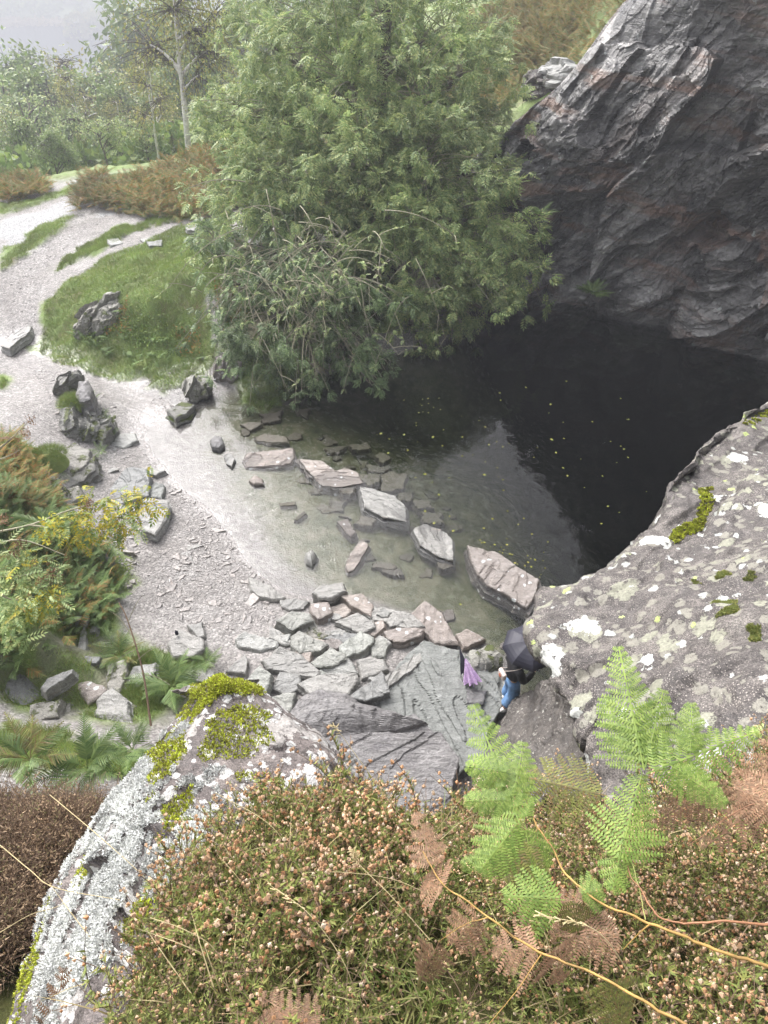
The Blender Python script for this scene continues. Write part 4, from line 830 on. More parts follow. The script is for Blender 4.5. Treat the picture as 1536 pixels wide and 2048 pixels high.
# floating leaves
vl=np.array([(0,0,0),(.35,.4,.03),(.1,1,0),(-.3,.5,.04)]); 
def floatleaf(n,w):
    V=[];F=[]
    for k in range(n):
        a=k*2.1/n-1.05; c,s=math.cos(a),math.sin(a); V.append(np.stack([vl[:,0]*w*c-vl[:,1]*s,vl[:,0]*w*s+vl[:,1]*c,vl[:,2]],-1)); F.append(np.array([(0,1,2,3)])+4*k)
    return np.concatenate(V)*.07,np.concatenate(F)
fl1=[floatleaf(5,.6),floatleaf(3,.8),floatleaf(1,1.)]; first=[]
lp=[(880,989),(760,866),(1050,775),(1132,763),(1240,797),(1099,808),(866,1045),(920,1210),(1000,785),(970,948),(848,1022),(925,875),(905,1060),(1110,905),(1247,897),(1000,800),(1105,878),(775,905),(990,1088),(850,950),(810,870),(868,875)]
pp=[P(u,v,.004) for u,v in lp]
for poly,n_ in (('700,860 900,830 1250,760 1300,1000 1150,1130 980,1100 850,1000',60),('800,790 900,790 890,830 800,825',12),('900,1060 1100,1120 1080,1160 950,1090',22)):
    for q in scatter_in(PX(S(poly)),n_): pp.append((q[0],q[1],.004))
for k,p in enumerate(pp):
    q=(0 if k<22 else [1,2,2,1,0][k%5])
    if len(first)<=q or first[q] is None:
        while len(first)<=q: first.append(None)
        o=first[q]=build('floating_leaf',*fl1[q],M['yellowleaf'],loc=(0,0,0))
    else: o=first[q].copy(); COL.objects.link(o)
    o.location=p; o.rotation_euler=(0,0,rs.uniform(0,6.28)); s_=rs.uniform(.6,1.1)*(1.1 if k<22 else .75); o.scale=(s_,s_,s_)
    tag(o,'pale yellow green leaf floating on the dark pool','leaf','fallen leaves floating on the pool')
# ------------------------------------------------------------------ plants: shared shapes
def pinnate(L=.3,pairs=4,lw=.035,ll=.11,droop=.25):
    """ash / rowan compound leaf along +y: folded leaflets"""
    V=[];F=[]
    def leaflet(base,ang,l,z):
        c,s=math.sin(ang),math.cos(ang); d=np.array([c,s,0]); r=np.array([s,-c,0])
        k=len(V)*1; b=np.array(base); n0=sum(len(q) for q in V)
        V.append(np.array([b,b+d*l*.45+r*lw*.5+[0,0,z*.3+.006],b+d*l+[0,0,z],b+d*l*.45-r*lw*.5+[0,0,z*.3-.004]])); F.append(np.array([(0,1,2,3)])+n0)
    for k in range(pairs):
        t=(k+1)/(pairs+.6); y=L*t; zz=-droop*L*t*t
        for sd in (-1,1): leaflet((0,y,zz),sd*R(62-10*t),ll*(.75+.4*math.sin(t*3)),-.25*ll)
    leaflet((0,L*.97,-droop*L),0,ll,-.3*ll)
    return np.concatenate(V),np.concatenate(F)
def simple_leaf(l=.07,w=.035):
    return np.array([(0,0,0),(w/2,l*.5,.006),(0,l,-.01),(-w/2,l*.5,.006)]),np.array([(0,1,2,3)])
def frond(L=.9,np_=12,wid=.34,sub=0,droop=.45,pw=.05,tipy=.95,rs=None,start=.12,rag=0.):
    """fern frond along +y; sub=0 pinnae as narrow quads; sub>0 pinnules along every pinna"""
    rs=rs or np.random.default_rng(1); V=[];F=[]; n0=0
    def q(a): 
        nonlocal n0
        V.append(np.array(a)); F.append(np.array([[0,1,2,3]])+n0); n0+=4
    def ax(t): return np.array([0,L*t*(1-.12*droop*t),-droop*L*t*t*.6])
    for k in range(np_):
        t=start+(1-start)*(k+.5)/np_; b=ax(t); prof=(1-((t-start)/(1-start)))**.8*(.55+.9*min(1,(t-start)/.2+.3))*.75; pl=wid*prof+.012
        for sd in (-1,1):
            an=R(68-18*t)+rs.normal(0,.06); d=np.array([sd*math.sin(an),math.cos(an),-.18-rs.uniform(0,.15)]); d/=np.linalg.norm(d)
            if rs.random()<rag: continue
            pl=(wid*prof+.012)*rs.uniform(.82-rag,1.08)
            r=np.array([d[1],-d[0],0]); r/=np.linalg.norm(r)
            if not sub:
                w=pw*(.6+.4*prof); q([b-r*w*.5,b+r*w*.5,b+d*pl*.8+r*w*.22+[0,0,-.1*pl],b+d*pl-r*w*.05+[0,0,-.2*pl]])
            else:
                m=max(4,int(sub*prof+3)); 
                for j in range(m):
                    s=(j+.7)/(m+.4); c=b+d*pl*s+np.array([0,0,-.22*pl*s*s]); ql=pw*(1-s)**.7*(.6+.5*prof)+.004; qw=pl/m*.36
                    for s2 in (-1,1):
                        dd=r*s2*.93+d*.36; q([c-d*qw,c+d*qw,c+dd*ql+d*qw*.55+[0,0,-.12*ql],c+dd*ql-d*qw*.5+[0,0,-.12*ql]])
                q([b-r*.0015,b+r*.0015,b+d*pl*.97+r*.0006+[0,0,-.2*pl],b+d*pl*.97-r*.0006+[0,0,-.2*pl]])
    w=.006 if not sub else .0035*L/.5
    ts=np.linspace(0,1,8)
    for a,b_ in zip(ts[:-1],ts[1:]):
        p0,p1=ax(a),ax(b_); q([p0+[-w,0,0],p0+[w,0,0],p1+[w*.7,0,0],p1+[-w*.7,0,0]])
    return np.concatenate(V),np.concatenate(F)
def in_world(poly,z,n): return scatter_in(PX(poly,z),n)
# ---------------- ground cover masses
def cover(name,polys,mat,protos,size,lean=.5,label=None,cat=None,kind='stuff',lift=0.,up=.9):
    Vs=[];Fs=[];n0=0
    for pi,(pl,z,n) in enumerate(polys):
        p=in_world(S(pl),z,n); zz=HZ(p[:,0],p[:,1])
        for k,(Vp,Fp) in enumerate(protos):
            q=p[k::len(protos)]; h=zz[k::len(protos)]
            a=rng.uniform(0,6.28,len(q)); el=np.abs(rng.normal(lean,.3,len(q)))
            d=np.stack([np.cos(a)*np.cos(el),np.sin(a)*np.cos(el),np.sin(el)],-1)
            V,F=repl(Vp,Fp,frames(d,rng.normal(0,.25,len(q))),np.column_stack([q,h+lift+rng.uniform(0,.12,len(q))*size[0]]),rng.uniform(*size,len(q)))
            Vs.append(V);Fs.append(F+n0);n0+=len(V)
    o=build(name,np.concatenate(Vs),np.concatenate(Fs),M[mat]); return tag(o,label,cat,kind=kind)
fr_low=[frond(.9,14,.32,0,pw=.034,rs=np.random.default_rng(k),droop=.3+.2*k) for k in range(3)]
cover('bracken_thicket',[('185,400 260,350 400,290 480,240 560,300 520,400 430,430 290,432 255,415',1.4,2600),('0,350 60,335 95,375 90,392 0,412',1.0,500),('150,425 165,370 200,355 245,385 240,400 200,415',1.1,260),
   ('560,300 900,260 960,330 900,420 600,420',2.4,900)],'bracken',fr_low,(.55,1.05),.75,'rust and green bracken thicket beside the gravel path','bracken',lift=.12)
cover('hillside_bracken',[('640,150 1050,60 1260,30 1180,110 1110,180 1050,175 960,220 900,240 700,240',4.6,5200),('1140,-60 1340,-80 1260,40 1180,105 1040,60',6.5,1700)],'bracken_rust',fr_low,(.6,1.2),.8,'bracken covered slope beyond the tree and the cliff','bracken',lift=.15)
cover('left_bank_bracken',[('0,880 60,890 110,960 120,1010 190,1040 210,1110 190,1180 120,1240 60,1330 0,1340',1.6,420),('0,880 60,890 100,980 60,1040 0,1050',1.9,420)],'bracken',[frond(.6,18,.2,0,pw=.02,rs=np.random.default_rng(k)) for k in (4,5)],(.35,1.1),.75,'rust and green ferny growth on the left bank','undergrowth',lift=.05)
cover('left_bank_ferns',[('0,960 110,970 120,1010 190,1040 210,1110 190,1180 120,1240 60,1330 0,1340',1.5,1100),('180,640 330,690 410,700 400,730 250,730 150,700',.3,60)],'fern_mid',[frond(.6,16,.2,0,pw=.03,rs=np.random.default_rng(k)) for k in (4,5)],(.4,.9),.7,'green ferny growth under the yellow leafed branches','undergrowth',lift=.05)
bl=(np.array([(-.005,0,0),(.005,0,0),(0.012,1,0.1)]),np.array([(0,1,2)]))
bl2=(np.array([(-.035,0,0),(.035,0,0),(.09,.75,.1),(-.02,.5,.05)])*1.,np.array([(0,1,3),(1,2,3)]))
def turf(name,polys,mat,h,label,cat='grass',w=1.,lean=1.1):
    p=[];
    for pl,z,n in polys: p.append(in_world(S(pl),z,n))
    p=np.concatenate(p); j=np.clip(np.searchsorted(xs,p[:,0]),0,len(xs)-1); i=np.clip(np.searchsorted(ys,p[:,1]),0,len(ys)-1)
    p=p[mask[i,j,0]>rng.uniform(.3,.75,len(p))]; n=len(p)
    a=rng.uniform(0,6.28,n); el=np.clip(rng.normal(lean,.35,n),.15,1.5); d=np.stack([np.cos(a)*np.cos(el),np.sin(a)*np.cos(el),np.sin(el)],-1)
    Vp=bl[0]*np.array([w,1,1]); V,F=repl(Vp,bl[1],frames(d,rng.uniform(0,3,n)),np.column_stack([p,HZ(p[:,0],p[:,1])-.01]),rng.uniform(h*.5,h*1.4,n))
    return tag(build(name,V,F,M[mat]),label,cat,kind='stuff')
turf('turf',[('62,660 85,590 170,540 230,500 330,480 400,462 480,470 470,600 430,725 340,735 260,722 100,690',1.0,90000),('95,535 180,480 240,462 300,440 425,425 380,450 270,480 120,540',1.0,26000),('0,500 170,430 240,400 320,350 240,345 80,390 0,410',1.0,26000),('0,510 60,470 170,430 170,440 60,515 0,545',1.,9000),('960,240 1000,200 1070,175 1070,205 1000,232',4.,9000)],'grass',.11,'short green turf over the mound and the path verges',w=11,lean=.9)
turf('bank_grass',[('0,880 70,880 110,930 120,1010 230,1060 215,1120 190,1190 140,1250 60,1320 0,1340',1.6,34000),('0,1430 120,1440 250,1500 330,1560 0,1600',2.,16000),('0,1340 60,1325 150,1255 250,1270 345,1285 430,1330 400,1420 300,1480 120,1440 0,1430',.8,16000),('235,1290 420,1290 430,1340 340,1440 240,1420',.6,8000),('420,540 860,500 900,560 830,600 700,640 520,745 470,735 440,660',1.2,15000),('0,745 18,760 15,790 0,795',.7,1200)],'grass',.16,'rough grass and low greenery on the left bank',w=7,lean=.8)
def tussock(c,r,n,h,label,mat='grass'):
    a=rng.uniform(0,6.28,n); q=np.sqrt(rng.uniform(0,1,n))*r; p=np.stack([c[0]+q*np.cos(a),c[1]+q*np.sin(a),c[2]+h*(1-(q/r)**2)],-1)
    d=np.stack([np.cos(a)*q/r,np.sin(a)*q/r,.5+0*a],-1)+rng.normal(0,.35,(n,3)); V,F=repl(bl[0]*np.array([5,1,1]),bl[1],frames(d,rng.uniform(0,3,n)),p,rng.uniform(.08,.2,n))
    m=MB(); m.add(V,F); th=np.linspace(0,1,8)[:,None]; ph=np.linspace(0,6.28,18,endpoint=False)[None]
    D=np.stack([c[0]+r*th*np.cos(ph),c[1]+r*th*np.sin(ph),c[2]-.25*th**3+h*(1-th**2)+0*ph],-1); m.add(D.reshape(-1,3),grid_faces(8,18,True))
    return tag(m.build('grass_tussock',M[mat],loc=tuple(c)),label,'grass tuft')
for (u,v,z,r,lab) in [(98,916,1.15,.42,'domed green grass tussock on the rocky ledge'),(145,808,.95,.35,'grass tuft at the foot of the streaked crag'),(355,835,.1,.2,'weedy tuft at the wedge rock by the water')]:
    tussock(P(u,v,z),r,2600 if r>.3 else 500,.22 if r>.3 else .05,lab)
# ---------------- mid-distance ferns
def fern_plant(c,n,L,mat,label,spread=.75,seed=0,group=None,np_=20,wid=.2,sub=0,cen=None):
    rs=np.random.default_rng(seed); root=empty('fern',tuple(c),label,'fern',group)
    for k in range(n):
        a=6.28*k/n+rs.normal(0,.25); el=rs.uniform(.45,1.15)*spread+.25; Vp,Fp=frond(L*rs.uniform(.7,1.1),np_,wid*L/.6,sub,rs=rs,droop=rs.uniform(.5,.9),pw=(.018 if not sub else .03)*L/.6,start=.18)
        d=np.array([[math.cos(a)*math.cos(el),math.sin(a)*math.cos(el),math.sin(el)]]); V,F=repl(Vp,Fp,frames(d,np.array([rs.normal(0,.2)])),np.array([c]))
        build('frond',V,F,M[mat] if not isinstance(mat,(list,tuple)) else M[mat[k%len(mat)]],parent=root)
    return root
hz=lambda u,v,z:P(u,v,z)
fern_plant(P(345,1372,.8),13,.85,'fern_mid','tall green fern between the slabs and the mossy rock tip',seed=3,np_=20)
fern_plant(P(240,1312,.7),14,.7,['fern_mid','fern_yel','fern_mid'],'brown tipped fern growing above the upright mossy block',seed=4,np_=15)
fern_plant(P(300,1400,.7),8,.5,'fern_mid','small low fern under the tall fern',seed=5)
fern_plant(P(415,1325,.5),7,.4,'fern_mid','small fern at the side of the large flat topped boulder',seed=6)
fern_plant(T(175,1535,8.2),16,.68,'fern_mid','big green fern clump above the brown heather',seed=7,np_=21)
fern_plant(T(60,1520,8.0),14,.62,['fern_mid','fern_yel'],'fern clump at the left edge above the brown heather',seed=8,np_=21)
fern_plant(T(265,1500,9.0),10,.5,'fern_mid','fern partly behind the big green fern clump',seed=9,np_=20)
fern_plant(T(100,1060,11.2),11,.6,'fern_mid','fern under the upper yellow leafed branch',seed=14)
fern_plant(P(60,1290,1.6),11,.7,'fern_mid','fern on the lower left bank',seed=15)
for k,(u,v,z,L) in enumerate([(215,845,.35,.35),(222,870,.3,.35),(200,905,.3,.35),(185,800,.5,.4),(205,830,.3,.3)]): fern_plant(P(u,v,z),8,L,'fern_mid',['little fern tucked at the upper right of the knobbly rock','little fern halfway down the knobbly rock','little fern at the foot of the knobbly rock','little fern beside the dark smooth rock','little fern between dark smooth and knobbly rocks'][k],seed=20+k,np_=12)
fern_plant(WY(1185,590,21.7),15,.75,'fern_mid','fern clump growing at the cliff foot just above the black water',seed=16)
fern_plant(WY(1083,430,22.2),10,.55,'fern_mid','small fern hanging on the shaded cliff face',seed=17)
for k,(u,v,z,s) in enumerate([(240,665,.5,1),(300,690,.35,1),(350,680,.5,1),(380,700,.3,.8),(265,640,1.1,.8),(195,680,.4,.8),(470,650,1.,1.2),(480,715,.5,1.),(505,735,.3,1.),(460,600,1.4,1)]):
    p=in_world([(u-30*s,v-14),(u+30*s,v-14),(u+30*s,v+14),(u-30*s,v+14)],z,260); h=HZ(p[:,0],p[:,1]); lf=simple_leaf(.09,.05); d=rng.normal(0,1,(260,3)); d[:,2]=abs(d[:,2])+.2
    V,F=repl(*lf,frames(d,rng.uniform(0,6,260)),np.column_stack([p,h+rng.uniform(0,.22,260)]),rng.uniform(.6,1.5,260)); tag(build('leafy_weed',V,F,M['oak' if k%3 else 'bracken'],loc=(p[0,0],p[0,1],h[0])),'low leafy weed growing on the mound and under the bush','weed','low weeds on the mound','stuff')
# ---------------- trees
LEAF=pinnate(.30,4,.045,.12); LEAF2=pinnate(.26,4,.05,.11,.5)
def bez(a,b,c,n=8):
    t=np.linspace(0,1,n)[:,None]; return (1-t)**2*a+2*t*(1-t)*b+t*t*c
def make_tree(name,base,trunk,blobs,leaf,lmat,bmat,label,cat,leaves_per_m2=26,tuft=9,drad=.3,twigs=True,down=.25,tr=.22,group=None,size=(.7,1.25),twigmat=None,minr=.5,stray=.1,sub=14,star=True):
    """trunk: polyline world; blobs: list (centre, radius[, density])"""
    root=empty(name,tuple(base),label,cat,group); wood=MB(); tw=MB()
    trunk=np.asarray(trunk,float); V,F=tube(cr(trunk,np.linspace(0,len(trunk)-1,14)),np.linspace(tr,tr*.35,14)*(1+.12*rng.normal(0,1,14)),9); wood.add(V,F)
    LV=[];LF=[];n0=0; tp=cr(trunk,np.linspace(0,len(trunk)-1,30))
    for bi,bb in enumerate(blobs):
        c=np.array(bb[0],float); r=bb[1]; den=bb[2] if len(bb)>2 else 1.
        dz=c[2]-tp[:,2]; cand=np.abs(dz-np.linalg.norm((c-tp)[:,:2],axis=1)*.6); k=int(np.argmin(cand+.3*np.linalg.norm(c-tp,axis=1))); a=tp[k]
        L=np.linalg.norm(c-a); ctrl=(a+c)/2+np.array([rng.normal(0,.1)*L,rng.normal(0,.1)*L,.18*L]); limb=bez(a,ctrl,c,9); rr=min(tr*.6,.03+.018*L+.02*r)
        V,F=tube(limb,np.linspace(rr,rr*.4,9),6); wood.add(V,F)
        nt=int(4*math.pi*r*r*leaves_per_m2*den/tuft)
        u=rng.normal(0,1,(nt,3)); u/=np.linalg.norm(u,axis=1,keepdims=True); q=r*(1-np.abs(rng.normal(0,.22,nt)))*rng.uniform(.85,1.1,nt)
        wobv=1+.38*fbm(u*1.6+bi*7.3,3,bi)+stray*rng.normal(0,1,nt)
        if sub>1:
            nc=min(nt,max(4,nt//sub)); k=rng.integers(0,nc,nt); cu=u[:nc][k]; cq=(q*wobv)[:nc][k]; sr=min(.62,r*.42)
            tips=c+cu*cq[:,None]*np.array([1,1,.85])+rng.normal(0,sr,(nt,3))*np.array([1,1,.42]); rad=np.linalg.norm((tips-c-cu*cq[:,None]*np.array([1,1,.85]))[:,:2],axis=1); tips[:,2]-=.35*rad*rad/sr
            u=cu*.6+(tips-(c+cu*cq[:,None]))*.8/sr*.5; u/=np.linalg.norm(u,axis=1,keepdims=True)+1e-6
        else: tips=c+u*(q*wobv)[:,None]*np.array([1,1,.85])
        keep=fbm(tips*1.1,3,bi+40)>-.16; tips=tips[keep]; u=u[keep]; nt=len(tips)
        if twigs:
            for j in range(0,nt,max(1,int(nt/ (38 if r>1.2 else 20)))):
                s=limb[rng.integers(4,9)]; e=tips[j]; mid=(s+e)/2+np.array([0,0,.15*np.linalg.norm(e-s)])+rng.normal(0,.08,3)
                V,F=tube(bez(s,mid,e,6),np.linspace(.022,.007,6),4); tw.add(V,F)
        idx=np.repeat(np.arange(nt),tuft); o=tips[idx]+rng.normal(0,drad*.33,(len(idx),3))
        d=u[idx]*.8+rng.normal(0,.7,(len(idx),3)); d[:,2]-=down
        if star: dn=d/np.linalg.norm(d,axis=1,keepdims=True); o=tips[idx]+dn*.03+rng.normal(0,drad*.1,(len(idx),3))
        V,F=repl(leaf[0],leaf[1],frames(d,rng.normal(0,.5,len(idx))),o,rng.uniform(*size,len(idx))); LV.append(V);LF.append(F+n0);n0+=len(V)
    wood.build('trunk',M[bmat],parent=root,smooth=True)
    if tw.n: tw.build('twigs',M[twigmat or bmat],parent=root)
    build('crown',np.concatenate(LV),np.concatenate(LF),M[lmat],parent=root)
    return root
B=lambda u,v,y,r,d=1.: (WY(u,v,y),r,d)
ash_bl=[B(545,90,27,2.0,.7),B(620,40,27.5,2.3,.6),B(760,20,27,2.6),B(890,60,27.5,2.0,.55),B(965,110,28.,1.5,.45),B(480,215,26,1.1,.6),B(540,220,25.5,2.2),B(690,170,25,2.8),B(850,190,25,2.6),B(945,250,26,1.6),
 B(485,340,25,1.4,.9),B(580,330,24.,2.2),B(720,320,23.3,2.3),B(860,330,23.,2.1),B(950,350,23.5,1.6),B(490,420,24.,1.6),B(620,440,23.5,1.7),B(790,430,22.5,1.6),B(900,440,22,1.7),B(985,450,22.3,1.3),
 B(1010,500,22,1.1,.7),B(1045,510,21.8,.7,.5),B(850,520,21.6,1.25),B(940,530,21.4,1.25),B(1000,560,21.4,.8),B(850,600,20.8,.9),B(920,600,21.,.9),B(880,560,21,1.),B(860,660,20.3,.42),B(930,645,20.7,.4),B(965,618,21,.5),B(845,700,20,.28),B(800,500,22,1.)]
ab=np.array([-.1,25.2,1.2]); 
make_tree('ash_tree',ab,[ab+[0,0,-.6],ab+[0,.1,1.5],ab+[-.15,.2,3.6],ab+[.1,.5,6],ab+[.2,1.0,8.5],ab+[0,1.6,11]],ash_bl,LEAF,'ash','bark','great green ash tree leaning over the quarry pool','tree',leaves_per_m2=44,tr=.30,twigmat='paletwig')
BZ2=lambda u,v,z,r,d=1.: (P(u,v,z),r,d)
sb=[BZ2(430,480,3.0,.9),BZ2(500,490,3.0,1.2),BZ2(590,500,3.2,1.3),BZ2(560,580,2.3,1.3),BZ2(460,570,2.4,1.1),BZ2(650,600,2.2,1.2),BZ2(720,560,2.8,1.2),BZ2(530,660,1.7,1.1),BZ2(620,670,1.6,1.1),BZ2(700,670,1.4,.9),BZ2(560,725,1.0,.7),BZ2(640,735,.8,.65),BZ2(745,690,1.2,.6),BZ2(738,765,.5,.33),BZ2(772,722,.8,.38),BZ2(640,775,.45,.25,.6),BZ2(480,680,1.5,.7),BZ2(690,735,.7,.5),BZ2(670,540,3.,1.1)]
s0=P(600,590,1.2)
make_tree('sallow_bush',s0,[s0+[0,0,-.3],s0+[.1,-.2,1.],s0+[.1,-.6,2.]],sb,LEAF2,'sallow','bark','dark green bush spilling down the bank to the water under the ash','bush',leaves_per_m2=46,tr=.14,twigmat='paletwig',size=(.5,.95))
# bare, arching pale twigs hanging in front of the bush
hb=MB(); hl=[];hf=[];n0=0
hs0=P(600,530,3.6)
for k in range(60):
    a=rng.uniform(0,6.28); s=hs0+rng.normal(0,.9,3)*[1.5,.5,1.]; e=s+np.array([math.cos(a)*rng.uniform(.4,2.6),-rng.uniform(.1,1.4),-rng.uniform(-.2,2.4)]); mid=(s+e)/2+[0,-.3,rng.uniform(.3,.9)]
    pts=bez(s,mid,e,9); V,F=tube(pts,np.linspace(.016,.007,9),4); hb.add(V,F)
    for j in (4,6,8):
        e2=pts[j]+rng.normal(0,.3,3)+[0,-.1,-.05]; V,F=tube(bez(pts[j],(pts[j]+e2)/2+[0,0,.08],e2,4),np.linspace(.011,.006,4),4); hb.add(V,F)
        for q in range(3):
            V,F=repl(LEAF2[0],LEAF2[1],frames(rng.normal(0,1,(1,3))),e2[None],np.array([.5])); hl.append(V);hf.append(F+n0);n0+=len(V)
root=empty('hanging_branch',tuple(hs0),'tangle of bare pale arching twigs hanging in front of the dark bush','branch'); hb.build('twigs',M['paletwig'],parent=root); build('leaves',np.concatenate(hl),np.concatenate(hf),M['ash'],parent=root)
# prototypes of the wood
def proto_tree(kind,seed,H):
    global rng
    keep=rng; rng=np.random.default_rng(seed)
    base=np.zeros(3); bl=[]; n=9
    if kind=='birch':
        for k in range(15): h=H*rng.uniform(.35,1.0); w=H*.2*math.sin(min(1,(1.08-h/H)*1.7)*1.57); a=rng.uniform(0,6.28); bl.append((np.array([math.cos(a)*w,math.sin(a)*w,h]),H*.075*rng.uniform(.7,1.3),.8))
        lm,bm,lf=('birch','birchbark',simple_leaf(.2,.13))
    elif kind=='oak':
        for k in range(14): h=H*rng.uniform(.35,.95); w=H*.33*math.sin(min(1,(1.1-h/H)*1.5)*1.57); a=rng.uniform(0,6.28); bl.append((np.array([math.cos(a)*w,math.sin(a)*w,h]),H*.14*rng.uniform(.7,1.2),1.))
        lm,bm,lf=('oak','bark',simple_leaf(.34,.2))
    else:
        for k in range(10): h=H*rng.uniform(.3,.95); w=H*.25; a=rng.uniform(0,6.28); bl.append((np.array([math.cos(a)*w,math.sin(a)*w,h]),H*.13*rng.uniform(.7,1.2),1.))
        lm,bm,lf=('ash','bark',simple_leaf(.3,.16))
    tr=[base,[.1,0,H*.3],[-.1,.1,H*.6],[.1,.1,H*.95]]
    r=make_tree(kind+'_tree',base,tr,bl,lf,lm,bm,'x','tree',leaves_per_m2=26 if kind!='birch' else 44,tuft=6,drad=1.,tr=H*.014 if kind=='birch' else H*.022,down=.5,size=(.7,1.3),stray=.2,star=False,sub=8,twigmat='bark')
    rng=keep; return r
protos={'birch':[proto_tree('birch',1,11.),proto_tree('birch',2,9.)],'oak':[proto_tree('oak',3,10.),proto_tree('oak',4,9.)],'leafy':[proto_tree('leafy',5,8.)]}
used=set()
def place_tree(kind,x,y,s,label,group='trees in the misty wood',z=None,rz=None,which=None):
    pr=protos[kind][(which if which is not None else rng.integers(0,9))%len(protos[kind])]
    if pr.name not in used: used.add(pr.name); o=pr
    else:
        o=pr.copy(); COL.objects.link(o)
        for ch in pr.children: c=ch.copy(); COL.objects.link(c); c.parent=o
    o.location=(x,y,float(HZ(x,y)[0]) if z is None else z); o.rotation_euler=(0,0,rng.uniform(0,6.28) if rz is None else rz); o.scale=(s,s,s*rng.uniform(.92,1.1)); tag(o,label,'tree',group); return o
def at_px(u,y): d=ray(u,200.); return d[0]/d[1]*y
kinds={'birch':'hazy birch with thin yellow green crown in the wood before the lake','oak':'hazy round topped tree in the wood before the lake','leafy':'hazy leafy green tree in the wood before the lake'}
# named ones
def topz(u,v,y): return WY(u,v,y)[2]
def fit_tree(kind,u,vtop,y,label,w=None):
    x=at_px(u,y); pr_h={'birch':[11.,9.],'oak':[10.,9.],'leafy':[8.]}; k=rng.integers(0,2)%len(pr_h[kind]); zb=float(HZ(x,y)[0]); h=max(3.,topz(u,vtop,y)-zb); s=h/(pr_h[kind][k]*1.08); s=min(s,2.6); 
    return place_tree(kind,x,y,s,label,z=topz(u,vtop,y)-s*pr_h[kind][k]*1.08 if s>=2.6 else None,which=k)
fit_tree('oak',35,100,85,'round dark tree with its head against the lake at the far left')
fit_tree('birch',125,80,80,'tall feathery birch standing up against the lake')
fit_tree('birch',205,105,85,'pair topped birch right of the tall feathery one')
fit_tree('birch',235,98,82,'pointed birch with its tip over the near lake shore')
fit_tree('birch',300,120,52,'yellowish birch left of the white trunk birch')
fit_tree('oak',30,225,48,'broad green tree at the left edge behind the bracken')
fit_tree('leafy',160,200,50,'slender green tree in front of the misty wood')
fit_tree('leafy',180,310,41,'low yellowing tree beside the end of the path')
for (u,v,y,kd) in [(80,170,70,'birch'),(10,150,75,'leafy'),(170,180,66,'birch'),(230,200,60,'birch'),(270,160,68,'birch'),(110,230,58,'oak'),(60,250,56,'leafy'),(260,240,50,'birch'),(220,270,47,'leafy'),(330,190,58,'birch'),(120,280,47,'oak'),(300,230,48,'birch'),(20,180,62,'oak'),(60,140,78,'birch'),(100,130,72,'oak'),(150,150,62,'birch'),(190,150,72,'oak'),(250,130,75,'birch'),(285,190,56,'oak'),(340,130,66,'oak'),(200,240,52,'birch'),(150,250,50,'birch'),(90,260,48,'birch'),(0,200,55,'birch'),(40,160,60,'leafy'),(240,180,64,'oak'),(330,250,46,'birch'),(270,290,44,'leafy'),(70,310,42,'oak'),(360,60,75,'birch'),(420,80,70,'oak'),(400,180,60,'birch'),(450,30,85,'oak'),(500,20,80,'oak'),(540,60,75,'leafy'),(480,120,60,'birch'),(420,250,46,'leafy'),(330,0,95,'oak'),(400,0,110,'oak'),(620,0,90,'oak'),(700,-20,80,'birch'),(800,-10,90,'oak'),(900,-20,75,'leafy'),(1000,0,80,'oak'),(1080,10,85,'oak'),(1150,-10,80,'leafy'),(1220,-30,90,'oak'),(960,30,65,'birch'),(1050,40,62,'leafy'),(860,20,70,'oak'),(760,30,66,'oak'),(580,110,58,'oak'),(660,40,62,'leafy'),(540,-20,100,'oak'),(1120,50,66,'oak')]:
    fit_tree(kd,u,v,y,kinds[kd])
# the white trunk birch
bb=np.append(WY(378,300,40)[:2],0); bb[2]=float(HZ(bb[0],bb[1])[0]); tpts=[bb+[0,0,-.3],WY(377,297,40),WY(368,205,40),WY(358,120,40.5),WY(352,40,41),WY(345,-30,41.5)]
make_tree('birch_tree',bb,tpts,[B(345,20,41,2.,.6),B(390,60,41,1.7,.6),B(300,90,41,1.6,.5),B(420,100,41,1.5,.5),B(330,120,41,1.1,.4),B(400,150,41,1.1,.4),B(450,30,41.5,1.8,.5),B(330,-40,42,2.),B(400,-50,42,2.2)],simple_leaf(.16,.10),'birch','birchbark','tall birch with a bright white trunk beside the bracken','tree',leaves_per_m2=34,tuft=6,drad=.9,tr=.17,down=.6,stray=.2,star=False,twigmat='bark')
b2=np.append(WY(316,305,43)[:2],0); b2[2]=float(HZ(b2[0],b2[1])[0])
make_tree('birch_tree',b2,[b2+[0,0,-.3],WY(315,300,43),WY(307,240,43),WY(303,180,43),WY(300,140,43)],[B(290,170,43,1.2,.5),B(320,200,43,1.1,.4),B(290,230,43,1.,.4)],simple_leaf(.16,.1),'birch','birchbark','thin pale birch left of the white trunk birch','tree',leaves_per_m2=30,tuft=6,drad=.8,tr=.08,down=.6,star=False,twigmat='bark')
ux=rng.uniform(-.70,.02,500); uy=44+rng.uniform(0,1,500)**1.5*80
